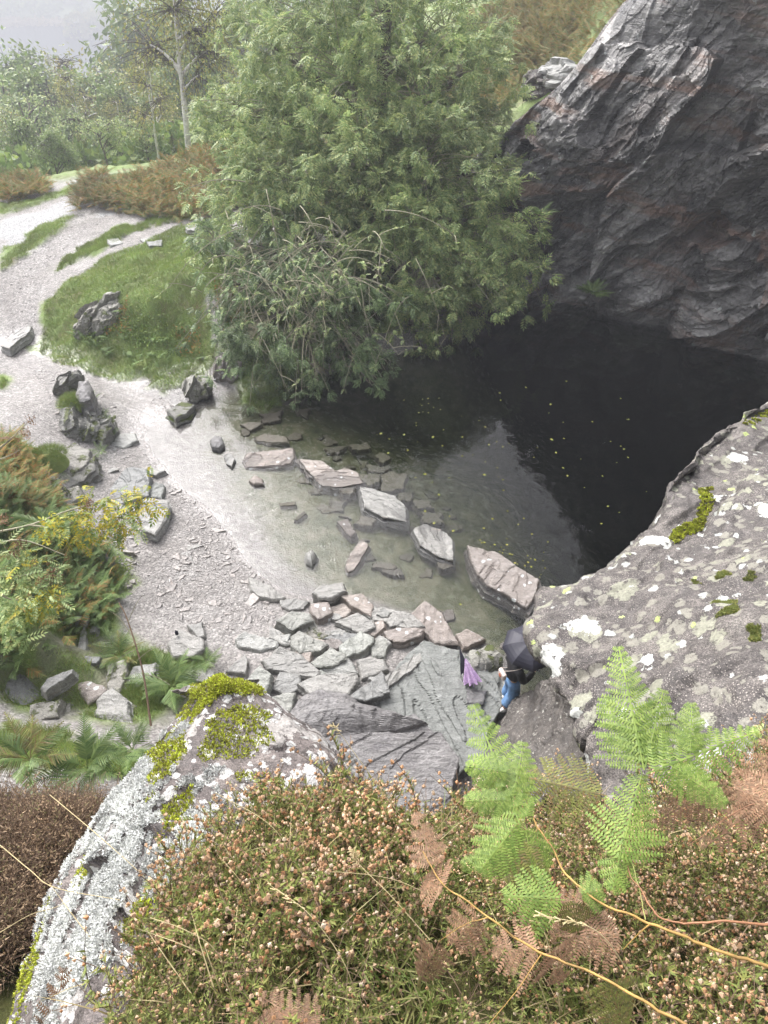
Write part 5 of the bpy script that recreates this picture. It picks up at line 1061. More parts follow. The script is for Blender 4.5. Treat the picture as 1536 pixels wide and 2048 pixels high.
# far shore, forest mass
def mass(name,pts,hh,leafsize,n,mat,label,cat='forest'):
    Vp,Fp=simple_leaf(leafsize,leafsize*.7); k=rng.integers(0,len(pts),n); u=rng.normal(0,1,(n,3)); u/=np.linalg.norm(u,axis=1,keepdims=True); u[:,2]=abs(u[:,2])
    h=hh*(.7+.5*_h(k,k*0,k*0,5)); o=pts[k]+u*h[:,None]*np.array([.7,.7,1.]); V,F=repl(Vp,Fp,frames(u+rng.normal(0,.5,(n,3)),rng.uniform(0,6,n)),o,rng.uniform(.6,1.4,n)); return tag(build(name,V,F,M[mat]),label,cat,kind='stuff')
fp=np.column_stack([ux*uy,uy,HZ(ux*uy,uy)]); mass('slope_thicket',fp,2.2,.45,42000,'oak','dim thicket below the birches on the slope to the lake','undergrowth')
px_=rng.uniform(-520,140,700); py_=rng.uniform(692,900,700); fp=np.column_stack([px_,py_,HZ(px_,py_)])
mass('far_wood',fp,12,5.,26000,'oak','misty wood on the far side of the lake')
ux=rng.uniform(-.28,.75,520); uy=rng.uniform(105,420,520); fp=np.column_stack([ux*uy,uy,HZ(ux*uy,uy)])
mass('hillside_wood',fp,8,2.2,46000,'oak','misty wood climbing the slope behind the ash tree')
p=WY(183,35,640); q=p.copy(); q[2]=-90.5; mass('island_shrubs',np.array([q+[dx,dy,0] for dx,dy in ((-12,0),(0,4),(10,0),(18,-4),(4,-6))],float),15,3.,2600,'birch','leafy islet standing in the lake near the far shore','islet')
rp=[];
for k in range(160): rp.append([-300+rng.uniform(-90,60)+60,684+rng.uniform(-6,10),-90.5])
mass('reed_bed',np.array(rp,float),3,2.5,3000,'straw','pale reed bed along the far lake shore','reeds')
bh=WY(143,30,672); bx0,by0=bh[0],bh[1]; root=empty('boathouse',(bx0,by0,-90.5),'tiny pale boathouse on the far lake shore','boathouse')
V,F=boxmesh(bx0-4,bx0+4,by0-6,by0+6,-91,-86.5); build('wall',V,F,M['bark'],parent=root)
V=np.array([(bx0-5,by0-7,-86.8),(bx0+5,by0-7,-86.8),(bx0,by0-7,-82.8),(bx0-5,by0+7,-86.8),(bx0+5,by0+7,-86.8),(bx0,by0+7,-82.8)]); build('roof',V,[np.array([(0,1,2),(3,5,4)]),np.array([(0,2,5,3),(1,4,5,2),(0,3,4,1)])],plain('pale_roof',(.6,.6,.6)),parent=root)
V,F=boxmesh(bx0-2.4,bx0+2.4,by0-6.3,by0-5.9,-90.6,-87.4); build('doorway',V,F,plain('dark_door',(.03,.03,.03)),parent=root)
# ------------------------------------------------------------------ heather: flowering sprigs on the near bank
def sprig(seed,L=.16,bells=26,leaves=46,branch=3):
    rs=np.random.default_rng(seed); LV=[];LF=[];BV=[];BF=[];SV=[];SF=[]
    stems=[bez(np.zeros(3),np.array([rs.normal(0,.2)*L,.5*L,rs.normal(0,.2)*L]),np.array([rs.normal(0,.25)*L,L,rs.normal(0,.25)*L]),7)]
    for b in range(branch):
        s=stems[0][2+b%4]; stems.append(bez(s,s+np.array([rs.normal(0,.22),.2,rs.normal(0,.22)])*L,s+np.array([rs.normal(0,.35),.5,rs.normal(0,.35)])*L,5))
    nl=nb_=ns=0
    for si,st_ in enumerate(stems):
        V,F=tube(st_,np.linspace(.0011,.0006,len(st_)),3); SV.append(V);SF.append(F+ns);ns+=len(V)
        m=leaves//(branch+1)
        for j in range(m):
            t=rs.uniform(.1,.75)*(len(st_)-1); i=int(t); p=st_[i]+(st_[i+1]-st_[i])*(t-i); a=rs.uniform(0,6.28); d=np.array([math.cos(a),1.1,math.sin(a)])*.011*L/.16; r=np.array([-math.sin(a),0,math.cos(a)])*.0022*L/.16
            LV.append(np.array([p-r,p+r,p+d])); LF.append(np.array([(0,1,2)])+nl); nl+=3
        m=max(1,bells//(branch+1))
        for j in range(m):
            t=rs.uniform(.5,1.)*(len(st_)-1.001); i=int(t); p=st_[i]+(st_[i+1]-st_[i])*(t-i); a=rs.uniform(0,6.28); s=.0040*rs.uniform(.7,1.25); c=p+np.array([math.cos(a),.1,math.sin(a)])*.005
            O=np.array([(s,0,0),(-s,0,0),(0,s*1.3,0),(0,-s*1.3,0),(0,0,s),(0,0,-s)])+c
            BV.append(O); BF.append(np.array([(0,2,4),(2,1,4),(1,3,4),(3,0,4),(2,0,5),(1,2,5),(3,1,5),(0,3,5)])+nb_); nb_+=6
    cc=np.concatenate
    return (cc(LV),cc(LF)),(cc(BV),cc(BF)),(cc(SV),cc(SF))
def heather(name,pix,n,label,protos,size,lean=.35,mats=('heather_leaf','heather_bell','twig'),surf=None,tilt=(0,0,0),patchy=.0):
    """pix: polygon in the photo used once to find the piece of bank it covers"""
    # candidate soil points
    pts=[]; poly=S(pix) if isinstance(pix,str) else pix
    fx=rng.uniform(-3.2,3.2,n*30); fy=rng.uniform(-1.2,2.7,n*30); fz=BH(fx,fy); u,v,f=proj(np.stack([fx,fy,fz+.07],-1))
    ok=(f>.3)&inpoly(u,v,poly); 
    if patchy: ok&=fbm(np.stack([fx*5,fy*5,fx*0],-1),3,6)>patchy
    q=np.flatnonzero(ok)[:n]
    if len(q)<10: print('EMPTY',label); return
    P0=np.stack([fx[q],fy[q],fz[q]],-1); m=len(P0)
    a=rng.uniform(0,6.28,m); el=np.clip(1.57-np.abs(rng.normal(lean,.3,m)),.2,1.57); d=np.stack([np.cos(a)*np.cos(el),np.sin(a)*np.cos(el),np.sin(el)],-1)+np.array(tilt)
    Mx=frames(d,rng.uniform(0,6.28,m)); sc=rng.uniform(*size,m)*(1+.35*fbm(P0*4,2,12)); out=[MB() for _ in range(3)]
    for k,pr in enumerate(protos):
        sel=slice(k,None,len(protos))
        for j in range(3):
            V,F=repl(pr[j][0],pr[j][1],Mx[sel],P0[sel],sc[sel]); out[j].add(V,F)
    root=MB()
    for j in range(3):
        for V in out[j].V: pass
        off=root.n
        for V in out[j].V: root.V.append(V)
        for F in out[j].F3: root.F3.append(F+off); root.m3.append(np.full(len(F),j))
        for F in out[j].F4: root.F4.append(F+off); root.m4.append(np.full(len(F),j))
        root.n+=out[j].n
    o=root.build(name,[M[k] for k in mats]); return tag(o,label,'heather',kind='stuff')
SPR=[sprig(k,bells=22,leaves=80,branch=3) for k in range(5)]; SPR2=[sprig(k+20,.15,20,90,4) for k in range(4)]; SPR3=[sprig(k+40,.2,10,10,6) for k in range(4)]; GREEN=[sprig(k+60,.14,2,110,5) for k in range(3)]
heather('heather','380,1700 430,1620 520,1570 640,1530 760,1570 850,1630 960,1650 1010,1600 1010,1800 860,1900 640,1880 560,2100 180,2100 260,1960 330,1850',3100,'flowering heather with pink brown bells spilling over the near bank',SPR,(.7,1.6),patchy=-.18)
heather('heather','380,1700 430,1620 640,1560 760,1590 960,1650 1560,1650 2400,1500 2600,2400 180,2400 260,1960 330,1850',4600,'green heather foliage carpeting the near bank',GREEN,(.7,1.3))
heather('heather','1000,1690 1180,1640 1300,1500 1560,1440 2300,1400 2500,2300 1250,2300 1100,1900',3600,'brown gone over heather under the ferns on the right',SPR2,(.8,1.5),patchy=-.22,mats=('heather_leaf','heather_bell','twig'))
heather('heather','1200,1640 1230,1450 1330,1330 1560,1330 1560,1620 1300,1640',380,'rust tipped heather sprigs growing against the lichened rock',SPR,(.9,1.5))
heather('heather','820,1660 850,1560 900,1480 970,1480 980,1660',420,'twiggy dry heather at the brink above the wrinkled slab',SPR3,(.9,1.6),mats=('twig','heather_bell','twig'))
heather('heather','-60,1540 150,1540 215,1640 170,1720 100,1820 40,1900 -60,1980',5200,'dry brown heather bush left of the white lichened rock',SPR3,(.9,1.6),mats=('heather_dead','heather_dead','twig'))
def fgrass(pix,n,h,mat,name,label,w=.0026,lean=.5):
    poly=S(pix); fx=rng.uniform(-3.2,3.2,n*25); fy=rng.uniform(-1.2,2.7,n*25); fz=BH(fx,fy); u,v,f=proj(np.stack([fx,fy,fz+.05],-1)); q=np.flatnonzero((f>.3)&inpoly(u,v,poly)&(fbm(np.stack([fx*4,fy*4,fx*0],-1),3,26)>-.12))[:n]; m=len(q)
    P0=np.stack([fx[q],fy[q],fz[q]],-1); a=rng.uniform(0,6.28,m); L=rng.uniform(.4,1.3,m)*h; ln=np.abs(rng.normal(lean,.3,m))
    t=np.array([0,.4,.75,1.]); hv=np.stack([np.cos(a),np.sin(a)],-1); sd=np.stack([-np.sin(a),np.cos(a),0*a],-1)
    C=np.zeros((m,4,3)); C[:,:,:2]=P0[:,None,:2]+hv[:,None]*(L*ln)[:,None,None]*(t**1.7)[None,:,None]; C[:,:,2]=P0[:,2:3]+L[:,None]*(t-.45*ln[:,None]*t**2.5)
    W=np.array([1,.85,.5,.05])*w; V=np.stack([C-sd[:,None]*W[None,:,None],C+sd[:,None]*W[None,:,None]],2).reshape(-1,3)
    F=np.concatenate([np.array([(0,1,3,2),(2,3,5,4),(4,5,7,6)])[None]+(np.arange(m)*8)[:,None,None]]).reshape(-1,4)
    return tag(build(name,V,F,M[mat]),label,'grass',kind='stuff')
fgrass('560,1700 700,1650 1000,1700 1560,1750 1560,2100 480,2100 620,1900',9000,.16,'grass_fg','moor_grass','green and straw coloured moor grass among the near heather')
fgrass('300,1650 640,1560 900,1600 1300,1600 1560,1500 1560,2100 200,2100',2600,.24,'straw','dry_grass','thin dry grass blades standing in the near heather',w=.0020)
fgrass('-60,1700 60,1900 40,2100 -60,2100',2500,.14,'grass_fg','moor_grass','mossy grass at the lower left corner')
# long dry grass stems, each one a thing
def stem(pts,r,mat,label,name='tall_grass',cat='grass',head=None):
    C=np.array([T(*p) for p in pts]); C=cr(C,np.linspace(0,len(C)-1,26)); V,F=tube(C,np.linspace(r,r*.45,26),5); m=MB(); m.add(V,F)
    if head:
        for k in range(head):
            p=C[-1-int(k*8/head)]+rng.normal(0,.002,3); V,F=repl(np.array([(-.1,0,0),(.1,0,0),(.07,1,0),(-.05,1,0)]),np.array([(0,1,2,3)]),frames((C[-1]-C[-4])[None]*20+rng.normal(0,.35,(1,3))),p[None],np.array([.014])); m.add(V,F)
    o=m.build(name,[M[mat]],loc=tuple(C[0]),smooth=True); return tag(o,label,cat)
stem([(620,1810,1.85),(600,1740,1.9),(540,1650,1.9),(430,1585,1.95)],.0016,'straw','long arching dry stem ending over the lichened rock face')
stem([(720,2030,1.6),(690,1930,1.6),(620,1830,1.65),(540,1770,1.7)],.0014,'straw','dry stem rising from the bottom edge toward the middle of the heather',head=12)
stem([(470,1980,1.7),(430,1900,1.7),(370,1860,1.7),(300,1835,1.75)],.0018,'straw','short thick dry stem lying over the heather beside the rock')
stem([(0,1690,2.4),(60,1740,2.3),(110,1775,2.2),(240,1800,2.2)],.0018,'straw','dry stem crossing the white lichen from the left edge')
stem([(0,1865,2.2),(60,1830,2.2),(110,1815,2.2),(140,1800,2.2)],.0016,'straw','lower dry stem at the left edge before the lichened rock')
stem([(100,1590,2.6),(160,1640,2.5),(230,1700,2.4),(290,1755,2.35)],.0018,'straw','dry stem leaning from the brown heather onto the lichened rock')
stem([(870,1700,1.9),(800,1630,1.9),(690,1480,1.9),(665,1450,1.9)],.0013,'straw','thin dry stem rising in front of the wrinkled slab',head=14)
stem([(880,1800,1.8),(790,1760,1.8),(690,1745,1.8),(600,1745,1.85)],.0013,'straw','nearly level dry stem across the middle of the heather')
stem([(860,1880,1.7),(780,1790,1.75),(720,1730,1.8),(705,1700,1.8)],.0014,'straw','dry stem with a fluffy seed head in the middle of the heather',head=40)
stem([(1310,2048,1.35),(1260,1950,1.35),(1190,1860,1.35),(1080,1830,1.4)],.0016,'straw','feathery dry stem crossing in front of both yellow stalks',head=22)
stem([(880,1680,1.9),(930,1640,1.9),(1000,1610,1.95)],.0012,'straw','thin bent stem under the left green fern')
stem([(560,1340,4.2),(620,1300,4.2)],.0006,'straw','tiny stray stem by the heap') if False else None
# ------------------------------------------------------------------ bracken in front
def blade(root,base,tip,width,mat,seed,pairs=13,sub=9,sag=.15,normal=None,name='pinna',rag=None):
    """one bracken pinna / frond laid from base to tip (world points)"""
    base=np.array(base);tip=np.array(tip); L=np.linalg.norm(tip-base); rs=np.random.default_rng(seed)
    Vp,Fp=frond(L,pairs,width,sub,rs=rs,droop=sag,pw=L/pairs*.50,start=.04,rag=.16 if mat=='fern_brown' else .0); d=(tip-base)/L
    n=np.array([0,0,CAMZ])-(base+tip)/2; n=n/np.linalg.norm(n) if normal is None else np.array(normal); n=n*.75+np.array([0,0,.6])
    r=np.cross(d,n); r/=np.linalg.norm(r); nn=np.cross(r,d); Mx=np.stack([r,d,nn],-1)[None]
    V,F=repl(Vp,Fp,Mx,base[None]); return build(name,V,F,M[mat],parent=root)
def bracken(base,label,stalks,blades,smat='stalk'):
    root=empty('bracken',tuple(T(*base)),label,'bracken')
    for pts,r in stalks:
        C=np.array([T(*p) for p in pts]); C=cr(C,np.linspace(0,len(C)-1,44)); C+=fbm(C*14,3,4)[:,None]*np.array([.010,.004,.010])+fbm(C*60,2,5)[:,None]*.0016; V,F=tube(C,np.linspace(r*.85,r*.32,44)*(1+.10*fbm(C*50,2,9)),7); build('stalk',V,F,M[smat],parent=root,smooth=True)
    for k,(a,b,w,mat,*rest) in enumerate(blades):
        blade(root,T(*a),T(*b),w,mat,hash(label)%1 + k+int(base[0]),*(rest))
    return root
bracken((1560,1945,1.45),'green bracken with a yellow stalk crossing from the lower right corner to the left fern',
 [([(1560,1948,1.3),(1440,1900,1.33),(1310,1850,1.37),(1180,1790,1.42),(1100,1700,1.5),(1062,1640,1.55)],.0042),([(1300,1848,1.37),(1275,1870,1.38),(1245,1900,1.4)],.002)],
 [((1062,1645,1.55),(1000,1560,1.6),.03,'fern',4,8),((1040,1650,1.55),(945,1400,1.75),.095,'fern',13,11,.1),((1025,1600,1.58),(1048,1478,1.68),.06,'fern',9,12),((1020,1545,1.6),(930,1530,1.65),.05,'fern',9,11),((1030,1600,1.58),(930,1600,1.6),.05,'fern',9,11),
  ((1040,1640,1.55),(960,1740,1.5),.085,'fern',12,13,.2),((1050,1650,1.55),(1075,1790,1.5),.07,'fern',11,12,.2),((1060,1660,1.55),(1010,1760,1.5),.08,'fern_yel',12,13,.2),((1030,1700,1.55),(925,1730,1.55),.04,'fern',9,9),
  ((1130,1800,1.42),(1010,1790,1.42),.075,'fern',11,9,.2),((1160,1790,1.42),(1200,1780,1.42),.04,'fern',6,8),((1150,1800,1.42),(1150,1880,1.42),.05,'fern_yel',8,9)])
bracken((1560,1860,1.5),'tall bright green bracken rising against the lichened rock on a brown stalk',
 [([(1560,1850,1.45),(1450,1845,1.45),(1330,1842,1.5),(1270,1760,1.6),(1235,1680,1.7)],.0036)],
 [((1235,1730,1.62),(1285,1545,1.72),.11,'fern',14,11,.1),((1285,1548,1.72),(1210,1390,1.85),.095,'fern',14,11),((1288,1540,1.72),(1238,1290,1.9),.115,'fern',17,12,.05),((1290,1535,1.72),(1330,1370,1.85),.09,'fern',14,11),
  ((1292,1548,1.7),(1530,1452,1.7),.10,'fern',14,11,.2),((1380,1510,1.7),(1385,1405,1.75),.05,'fern',11,12),((1340,1530,1.7),(1455,1605,1.62),.06,'fern',12,13,.2),((1250,1700,1.65),(1225,1780,1.6),.05,'fern',8,8,.2)],smat='stalk_brown')
bracken((1215,1595,1.75),'olive turning bracken frond lying between the two green ones',
 [([(1290,1840,1.55),(1260,1700,1.65),(1215,1592,1.75)],.0018)],
 [((1215,1592,1.75),(1020,1545,1.8),.11,'fern_yel',17,12,.1)],smat='stalk_green')
bracken((1560,1500,1.7),'dead rusty bracken at the right edge behind the green frond',
 [([(1580,1590,1.65),(1480,1620,1.65),(1380,1690,1.65)],.0022)],
 [((1580,1560,1.65),(1400,1700,1.65),.10,'fern_brown',12,12,.3),((1580,1480,1.75),(1480,1630,1.7),.09,'fern_brown',11,11,.3),((1430,1580,1.75),(1310,1640,1.72),.07,'fern_brown',10,11,.3),((1580,1620,1.6),(1440,1560,1.7),.08,'fern_brown',11,11,.3)],smat='stalk_brown')
bracken((1420,2070,1.25),'bracken with an orange stalk and dead curled fronds crossing the bottom',
 [([(1450,2090,1.2),(1330,2030,1.25),(1210,1960,1.3),(1090,1905,1.35),(975,1835,1.4),(890,1770,1.45),(850,1700,1.5)],.0038),([(1088,1905,1.35),(1050,1960,1.35),(980,2048,1.35)],.0016),([(975,1835,1.4),(930,1850,1.4),(880,1880,1.42)],.0014)],
 [((865,1740,1.48),(830,1600,1.6),.05,'fern_brown',10,9,.5),((890,1775,1.45),(840,1750,1.5),.07,'fern_brown',9,9,.5),((960,1830,1.4),(890,1900,1.42),.07,'fern_brown',9,10,.4),((1080,1905,1.36),(980,1890,1.4),.08,'fern_brown',11,11,.3),((1100,1900,1.36),(1140,1960,1.36),.07,'fern_brown',9,10,.3),
  ((1180,1850,1.42),(1120,1780,1.48),.07,'fern_brown',9,10,.4),((1250,1870,1.4),(1100,1870,1.42),.07,'fern_brown',11,10,.3),((880,1880,1.45),(820,2000,1.5),.05,'fern_brown',10,9,.5),((1215,1960,1.3),(1255,2060,1.3),.07,'fern_yel',11,12,.2)])
bracken((620,2060,1.5),'small rust brown dead frond at the bottom edge of the heather',
 [([(640,2080,1.5),(600,2050,1.5),(560,2020,1.52)],.0015)],
 [((640,2070,1.5),(520,1990,1.55),.085,'fern_brown',13,14,.2),((600,2060,1.5),(500,2060,1.5),.06,'fern_brown',10,11,.2)],smat='stalk_brown')
bracken((100,2080,2.1),'reddish dead bracken at the bottom of the lichened rock',
 [([(100,2100,2.1),(150,2000,2.1)],.002)],[((110,2090,2.1),(120,1950,2.1),.10,'fern_brown',10,10,.3),((130,2090,2.05),(200,1990,2.05),.08,'fern_brown',10,10,.3)],smat='stalk_brown')
# ------------------------------------------------------------------ yellow leafed branches on the left
AL=pinnate(.17,5,.024,.055,.3)
def branch(label,stems,zones,keys=()):
    root=empty('leafy_branch',tuple(T(*stems[0][0])),label,'branch'); m=MB()
    for s in stems:
        C=np.array([T(*p) for p in s]); C=cr(C,np.linspace(0,len(C)-1,16)); V,F=tube(C,np.linspace(.014,.004,16),5); m.add(V,F)
    m.build('stem',[M['paletwig']],parent=root,smooth=True)
    for mat,zs in zones.items():
        LV=[];LF=[];n0=0
        for (u,v,t,r,n) in zs:
            c=T(u,v,t); d=rng.normal(0,1,(n,3))*[1,1,.5]; d[:,2]-=.3
            V,F=repl(*AL,frames(d,rng.normal(0,.4,n)),c+rng.normal(0,r,(n,3))*[1,.6,.6],rng.uniform(.7,1.15,n)); LV.append(V);LF.append(F+n0);n0+=len(V)
        build('leaves',np.concatenate(LV),np.concatenate(LF),M[mat],parent=root)
    for (u,v,t) in keys:
        c=T(u,v,t); n=60; lf=simple_leaf(.045,.012); d=rng.normal(0,.5,(n,3))+[0,0,-1]; V,F=repl(*lf,frames(d,rng.uniform(0,6,n)),c+rng.normal(0,.035,(n,3)),rng.uniform(.7,1.2,n)); build('seed_keys',V,F,M['fern_brown'],parent=root)
    return root
branch('long branch with bright yellow leaves reaching over the big smooth grey slab',
 [[(-40,1070,8),(60,1050,8),(140,1020,8.1),(220,1000,8.2),(290,985,8.2)],[(60,1050,8),(110,1060,8),(140,1090,8)]],
 {'yellowleaf':[(130,1055,8,.14,26),(190,1025,8.1,.15,34),(240,1040,8.1,.14,26),(270,990,8.2,.12,18),(285,1010,8.2,.10,14),(200,1060,8.1,.12,18),(170,985,8.2,.05,6),(100,1060,8,.10,12)],'ash':[(110,1045,8,.12,14),(220,1010,8.2,.12,14),(260,1050,8.1,.12,12)]},keys=[(235,1045,8.1),(175,1005,8.1)])
branch('lower branch with green and yellow leaves and brown seed keys at the left edge',
 [[(-40,1155,7.5),(40,1152,7.6),(90,1140,7.6)],[(-40,1100,7.5),(40,1080,7.6),(130,1110,7.7)],[(-20,1180,7.4),(30,1200,7.5),(80,1190,7.6)]],
 {'ash':[(30,1170,7.5,.2,44),(0,1130,7.5,.15,26),(60,1230,7.5,.18,34),(20,1250,7.6,.2,34),(80,1160,7.6,.12,14),(40,1100,7.6,.15,14)],'yellowleaf':[(70,1205,7.5,.12,18),(85,1185,7.5,.07,8),(50,1215,7.4,.07,6),(30,1120,7.5,.1,7)]},keys=[(40,1085,7.5),(85,1160,7.5),(105,1145,7.5),(5,1040,7.5),(25,1105,7.5)])
branch('thin bare branch with hanging brown seed keys at the left edge above the bracken',
 [[(-40,915,9),(0,895,9),(30,870,9),(55,845,9)],[(-40,930,9),(10,915,9),(40,900,9)]],{'fern_brown':[(15,880,9,.05,2)]},keys=[(50,865,9),(60,840,9),(30,905,9)])
# thin sapling in front of the ferns
root=empty('sapling',tuple(T(302,1450,8.4)),'thin bare dark sapling standing in front of the ferns','sapling'); C=cr(np.array([T(302,1452,8.4),T(285,1340,8.6),T(255,1240,8.8),T(238,1205,8.9)]),np.linspace(0,3,16)); V,F=tube(C,np.linspace(.014,.006,16),6); build('stem',V,F,M['twig'],parent=root)
m=MB()
for (a,b) in [((270,1300),(215,1340)),((262,1270),(225,1225)),((275,1320),(330,1290)),((285,1350),(340,1370)),((256,1245),(285,1190))]:
    V,F=tube(bez(T(*a,8.6),T((a[0]+b[0])/2,(a[1]+b[1])/2-12,8.6),T(*b,8.6),6),np.linspace(.007,.003,6),4); m.add(V,F)
m.build('twigs',[M['paletwig']],parent=root)
# ------------------------------------------------------------------ the person with the umbrella
def skin(name,verts,edges,radii,mat,parent,levels=2,root=0):
    me=bpy.data.meshes.new(name); me.from_pydata([tuple(v) for v in verts],edges,[]); o=bpy.data.objects.new(name,me); COL.objects.link(o)
    me.skin_vertices.new() if hasattr(me.skin_vertices,'new') else None
    md=o.modifiers.new('skin','SKIN'); md.use_smooth_shade=True; md.branch_smoothing=.6
    sv=me.skin_vertices[0].data
    for k,r in enumerate(radii): sv[k].radius=(r,r) if np.isscalar(r) else r; sv[k].use_root=(k==root)
    ss=o.modifiers.new('ss','SUBSURF'); ss.levels=levels; ss.render_levels=levels
    bpy.context.view_layer.update(); dg=bpy.context.evaluated_depsgraph_get(); ev=o.evaluated_get(dg); m2=bpy.data.meshes.new_from_object(ev)
    V=np.zeros(len(m2.vertices)*3); m2.vertices.foreach_get('co',V); V=V.reshape(-1,3)
    F3=[];F4=[]
    for p in m2.polygons: (F3 if len(p.vertices)==3 else F4).append(tuple(p.vertices))
    bpy.data.objects.remove(o); bpy.data.meshes.remove(me); bpy.data.meshes.remove(m2)
    return build(name,V,[np.array(F3,int).reshape(-1,3),np.array(F4,int).reshape(-1,4)],M[mat],parent=parent,smooth=True)
M['skin']=plain('skin',(.50,.30,.21),.5,.08,20); M['jeans']=plain('blue_denim',(.13,.24,.42),.85,.3,14,bump=.01); M['jacket']=plain('black_jacket',(.012,.012,.014),.6,.3,14,bump=.01)
M['hair']=plain('dark_hair',(.02,.014,.01),.5,.3,60); M['bag']=plain('pale_pink_bag',(.62,.53,.48),.5,.1,20); M['shoe']=plain('white_shoe',(.7,.68,.66),.6,.2,40); M['navy']=plain('black_umbrella_cloth',(.022,.022,.034),.55,.15,6); M['metal']=plain('dark_metal',(.05,.05,.055),.35,.1,6)
M['lilac']=rock_mat('lilac_umbrella_cloth',[(.42,.26,.50),(.58,.40,.66),(.74,.60,.80)],3.,None,bump=.005,fine=18,rnd=0,speck=(16,.25,(.8,.72,.85)))
pb=P(1012,1408,.30); ground_z=.30
root=empty('person',tuple(pb),'person in black jacket and blue jeans standing under the open black umbrella','person')
# facing +x (right) and a little away; local frame f=forward, s=left
f=np.array([.93,.36,0.]); f/=np.linalg.norm(f); s=np.array([-f[1],f[0],0]); z=np.array([0,0,1.])
def L(a,b,c): return pb+f*a+s*b+z*c
hd=[L(0.02,0,.86),L(.01,0,1.02),L(.0,0,1.2),L(-.01,0,1.32),L(.02,0,1.42),L(.05,0,1.50),L(.07,0,1.60),L(.08,0,1.66)]
v=list(hd); e=[(k,k+1) for k in range(7)]; r=[(.10,.09),(.09,.08),(.10,.08),(.09,.07),.05,(.075,.075),(.085,.095),(.06,.07)]
def chain(start,pts,rad):
    p=start
    for q,rr in zip(pts,rad): v.append(q); r.append(rr); e.append((p,len(v)-1)); p=len(v)-1
    return p
kneeL,ankL=L(.10,.10,.47),L(.02,.11,.08); kneeR,ankR=L(.04,-.09,.46),L(-.12,-.10,.10)
chain(0,[L(.02,.09,.78),kneeL,ankL,L(.14,.12,.03)],[.085,.06,.04,.035]); chain(0,[L(.02,-.09,.78),kneeR,ankR,L(.0,-.11,.03)],[.085,.06,.04,.035])
hR=L(.40,-.10,1.16); hL=L(.36,.04,1.12)
a1=chain(3,[L(-.01,-.19,1.33),L(.05,-.24,1.10),L(.28,-.16,1.10),hR],[.06,.045,.036,.028]); a2=chain(3,[L(-.01,.19,1.33),L(.06,.24,1.10),L(.26,.12,1.08),hL],[.06,.045,.036,.028])
def fingers(ai,h,sgn):
    for k in range(4):
        b=h+f*.055+s*(-.03+.02*k)+z*.01; chain(ai,[b,b+f*.03-z*.01+s*.004*k,b+f*.025-z*(.035+.004*k)],[.0095,.009,.007])
    chain(ai,[h+s*sgn*.035+f*.02,h+s*sgn*.045+f*.05+z*.01],[.011,.008])
fingers(a1,hR,1); fingers(a2,hL,-1)
body=skin('body',v,e,r,'skin',root)
# face
def ellip(c,rad,n=14,m=20,ax=None):
    th=np.linspace(0,math.pi,n)[:,None]; ph=np.linspace(0,2*math.pi,m,endpoint=False)[None]; D=np.stack([np.sin(th)*np.cos(ph),np.sin(th)*np.sin(ph),np.cos(th)+0*ph],-1)*np.array(rad)
    A=np.stack([f,s,z],-1) if ax is None else ax; return (D@A.T+np.array(c)).reshape(-1,3),grid_faces(n,m,True)[:,::-1]
mb=MB()
for sg in (-1,1): mb.add(*ellip(L(.155,sg*.032,1.595),(.008,.011,.007),8,10))
mb.build('eyes',[M['shoe']],parent=root,smooth=True)
V,F=ellip(L(.168,0,1.565),(.016,.012,.022),8,10); build('nose',V,F,M['skin'],parent=root,smooth=True)
V,F=ellip(L(.158,0,1.535),(.006,.022,.006),8,10); build('mouth',V,F,M['bag'],parent=root,smooth=True)
for sg in (-1,1): V,F=ellip(L(.065,sg*.082,1.58),(.016,.008,.028),8,10); build('ear',V,F,M['skin'],parent=root,smooth=True)
V,F=ellip(L(.045,0,1.62),(.105,.092,.10),20,28); V=V+0; V+= (fbm(V*40,2,3)*.006)[:,None]*z; build('hair',V,F,M['hair'],parent=root,smooth=True)
skin('jacket',[L(.02,0,.93),L(.015,0,1.08),L(0,0,1.22),L(-.01,0,1.35),L(-.01,-.19,1.345),L(.05,-.245,1.10),L(.26,-.165,1.10),L(.345,-.12,1.13),L(-.01,.19,1.345),L(.06,.245,1.10),L(.24,.13,1.08),L(.31,.08,1.10),L(.01,0,1.41)],
 [(0,1),(1,2),(2,3),(3,4),(4,5),(5,6),(6,7),(3,8),(8,9),(9,10),(10,11),(3,12)],[(.18,.16),(.175,.155),(.185,.155),(.17,.135),.09,.08,.068,.05,.09,.08,.068,.05,.08],'jacket',root)
skin('jeans',[L(.02,0,.95),L(.015,0,.85),L(.02,.095,.76),kneeL,L(.03,.11,.13),L(.02,-.095,.76),kneeR,L(-.11,-.10,.15)],[(0,1),(1,2),(2,3),(3,4),(1,5),(5,6),(6,7)],[(.17,.145),(.175,.15),.13,.118,.12,.13,.118,.12],'jeans',root,root=1)
for an in (L(.08,.12,.0),L(-.05,-.11,.02)):
    mb=MB(); mb.add(*ellip(an+z*.045,(.145,.052,.05))); mb.add(*ellip(an+z*.012-f*.0,(.15,.056,.018))); mb.build('shoe',[M['shoe']],parent=root,smooth=True)
bagc=L(-.22,.02,1.12); 
V,F=boxmesh(-.04,.04,-.10,.10,-.085,.085); V=V@np.stack([f,s,z],-1).T+bagc
me=build('handbag',V,F,M['bag'],loc=tuple(bagc)); bv=me.modifiers.new('b','BEVEL'); bv.width=.03; bv.segments=3; tag(me,'pale pink handbag worn behind the back of the person','handbag')
strap=build('strap',*tube(cr(np.array([bagc+z*.1,L(-.13,-.1,1.35),L(.0,-.17,1.44),L(.14,-.02,1.22),bagc+s*.1+z*.06]),np.linspace(0,4,24)),.004,5),M['bag'],parent=me); 
V,F=ellip(bagc-f*.052,(.006,.04,.045)); build('clasp',V,F,plain('clasp',(.45,.15,.08)),parent=me)
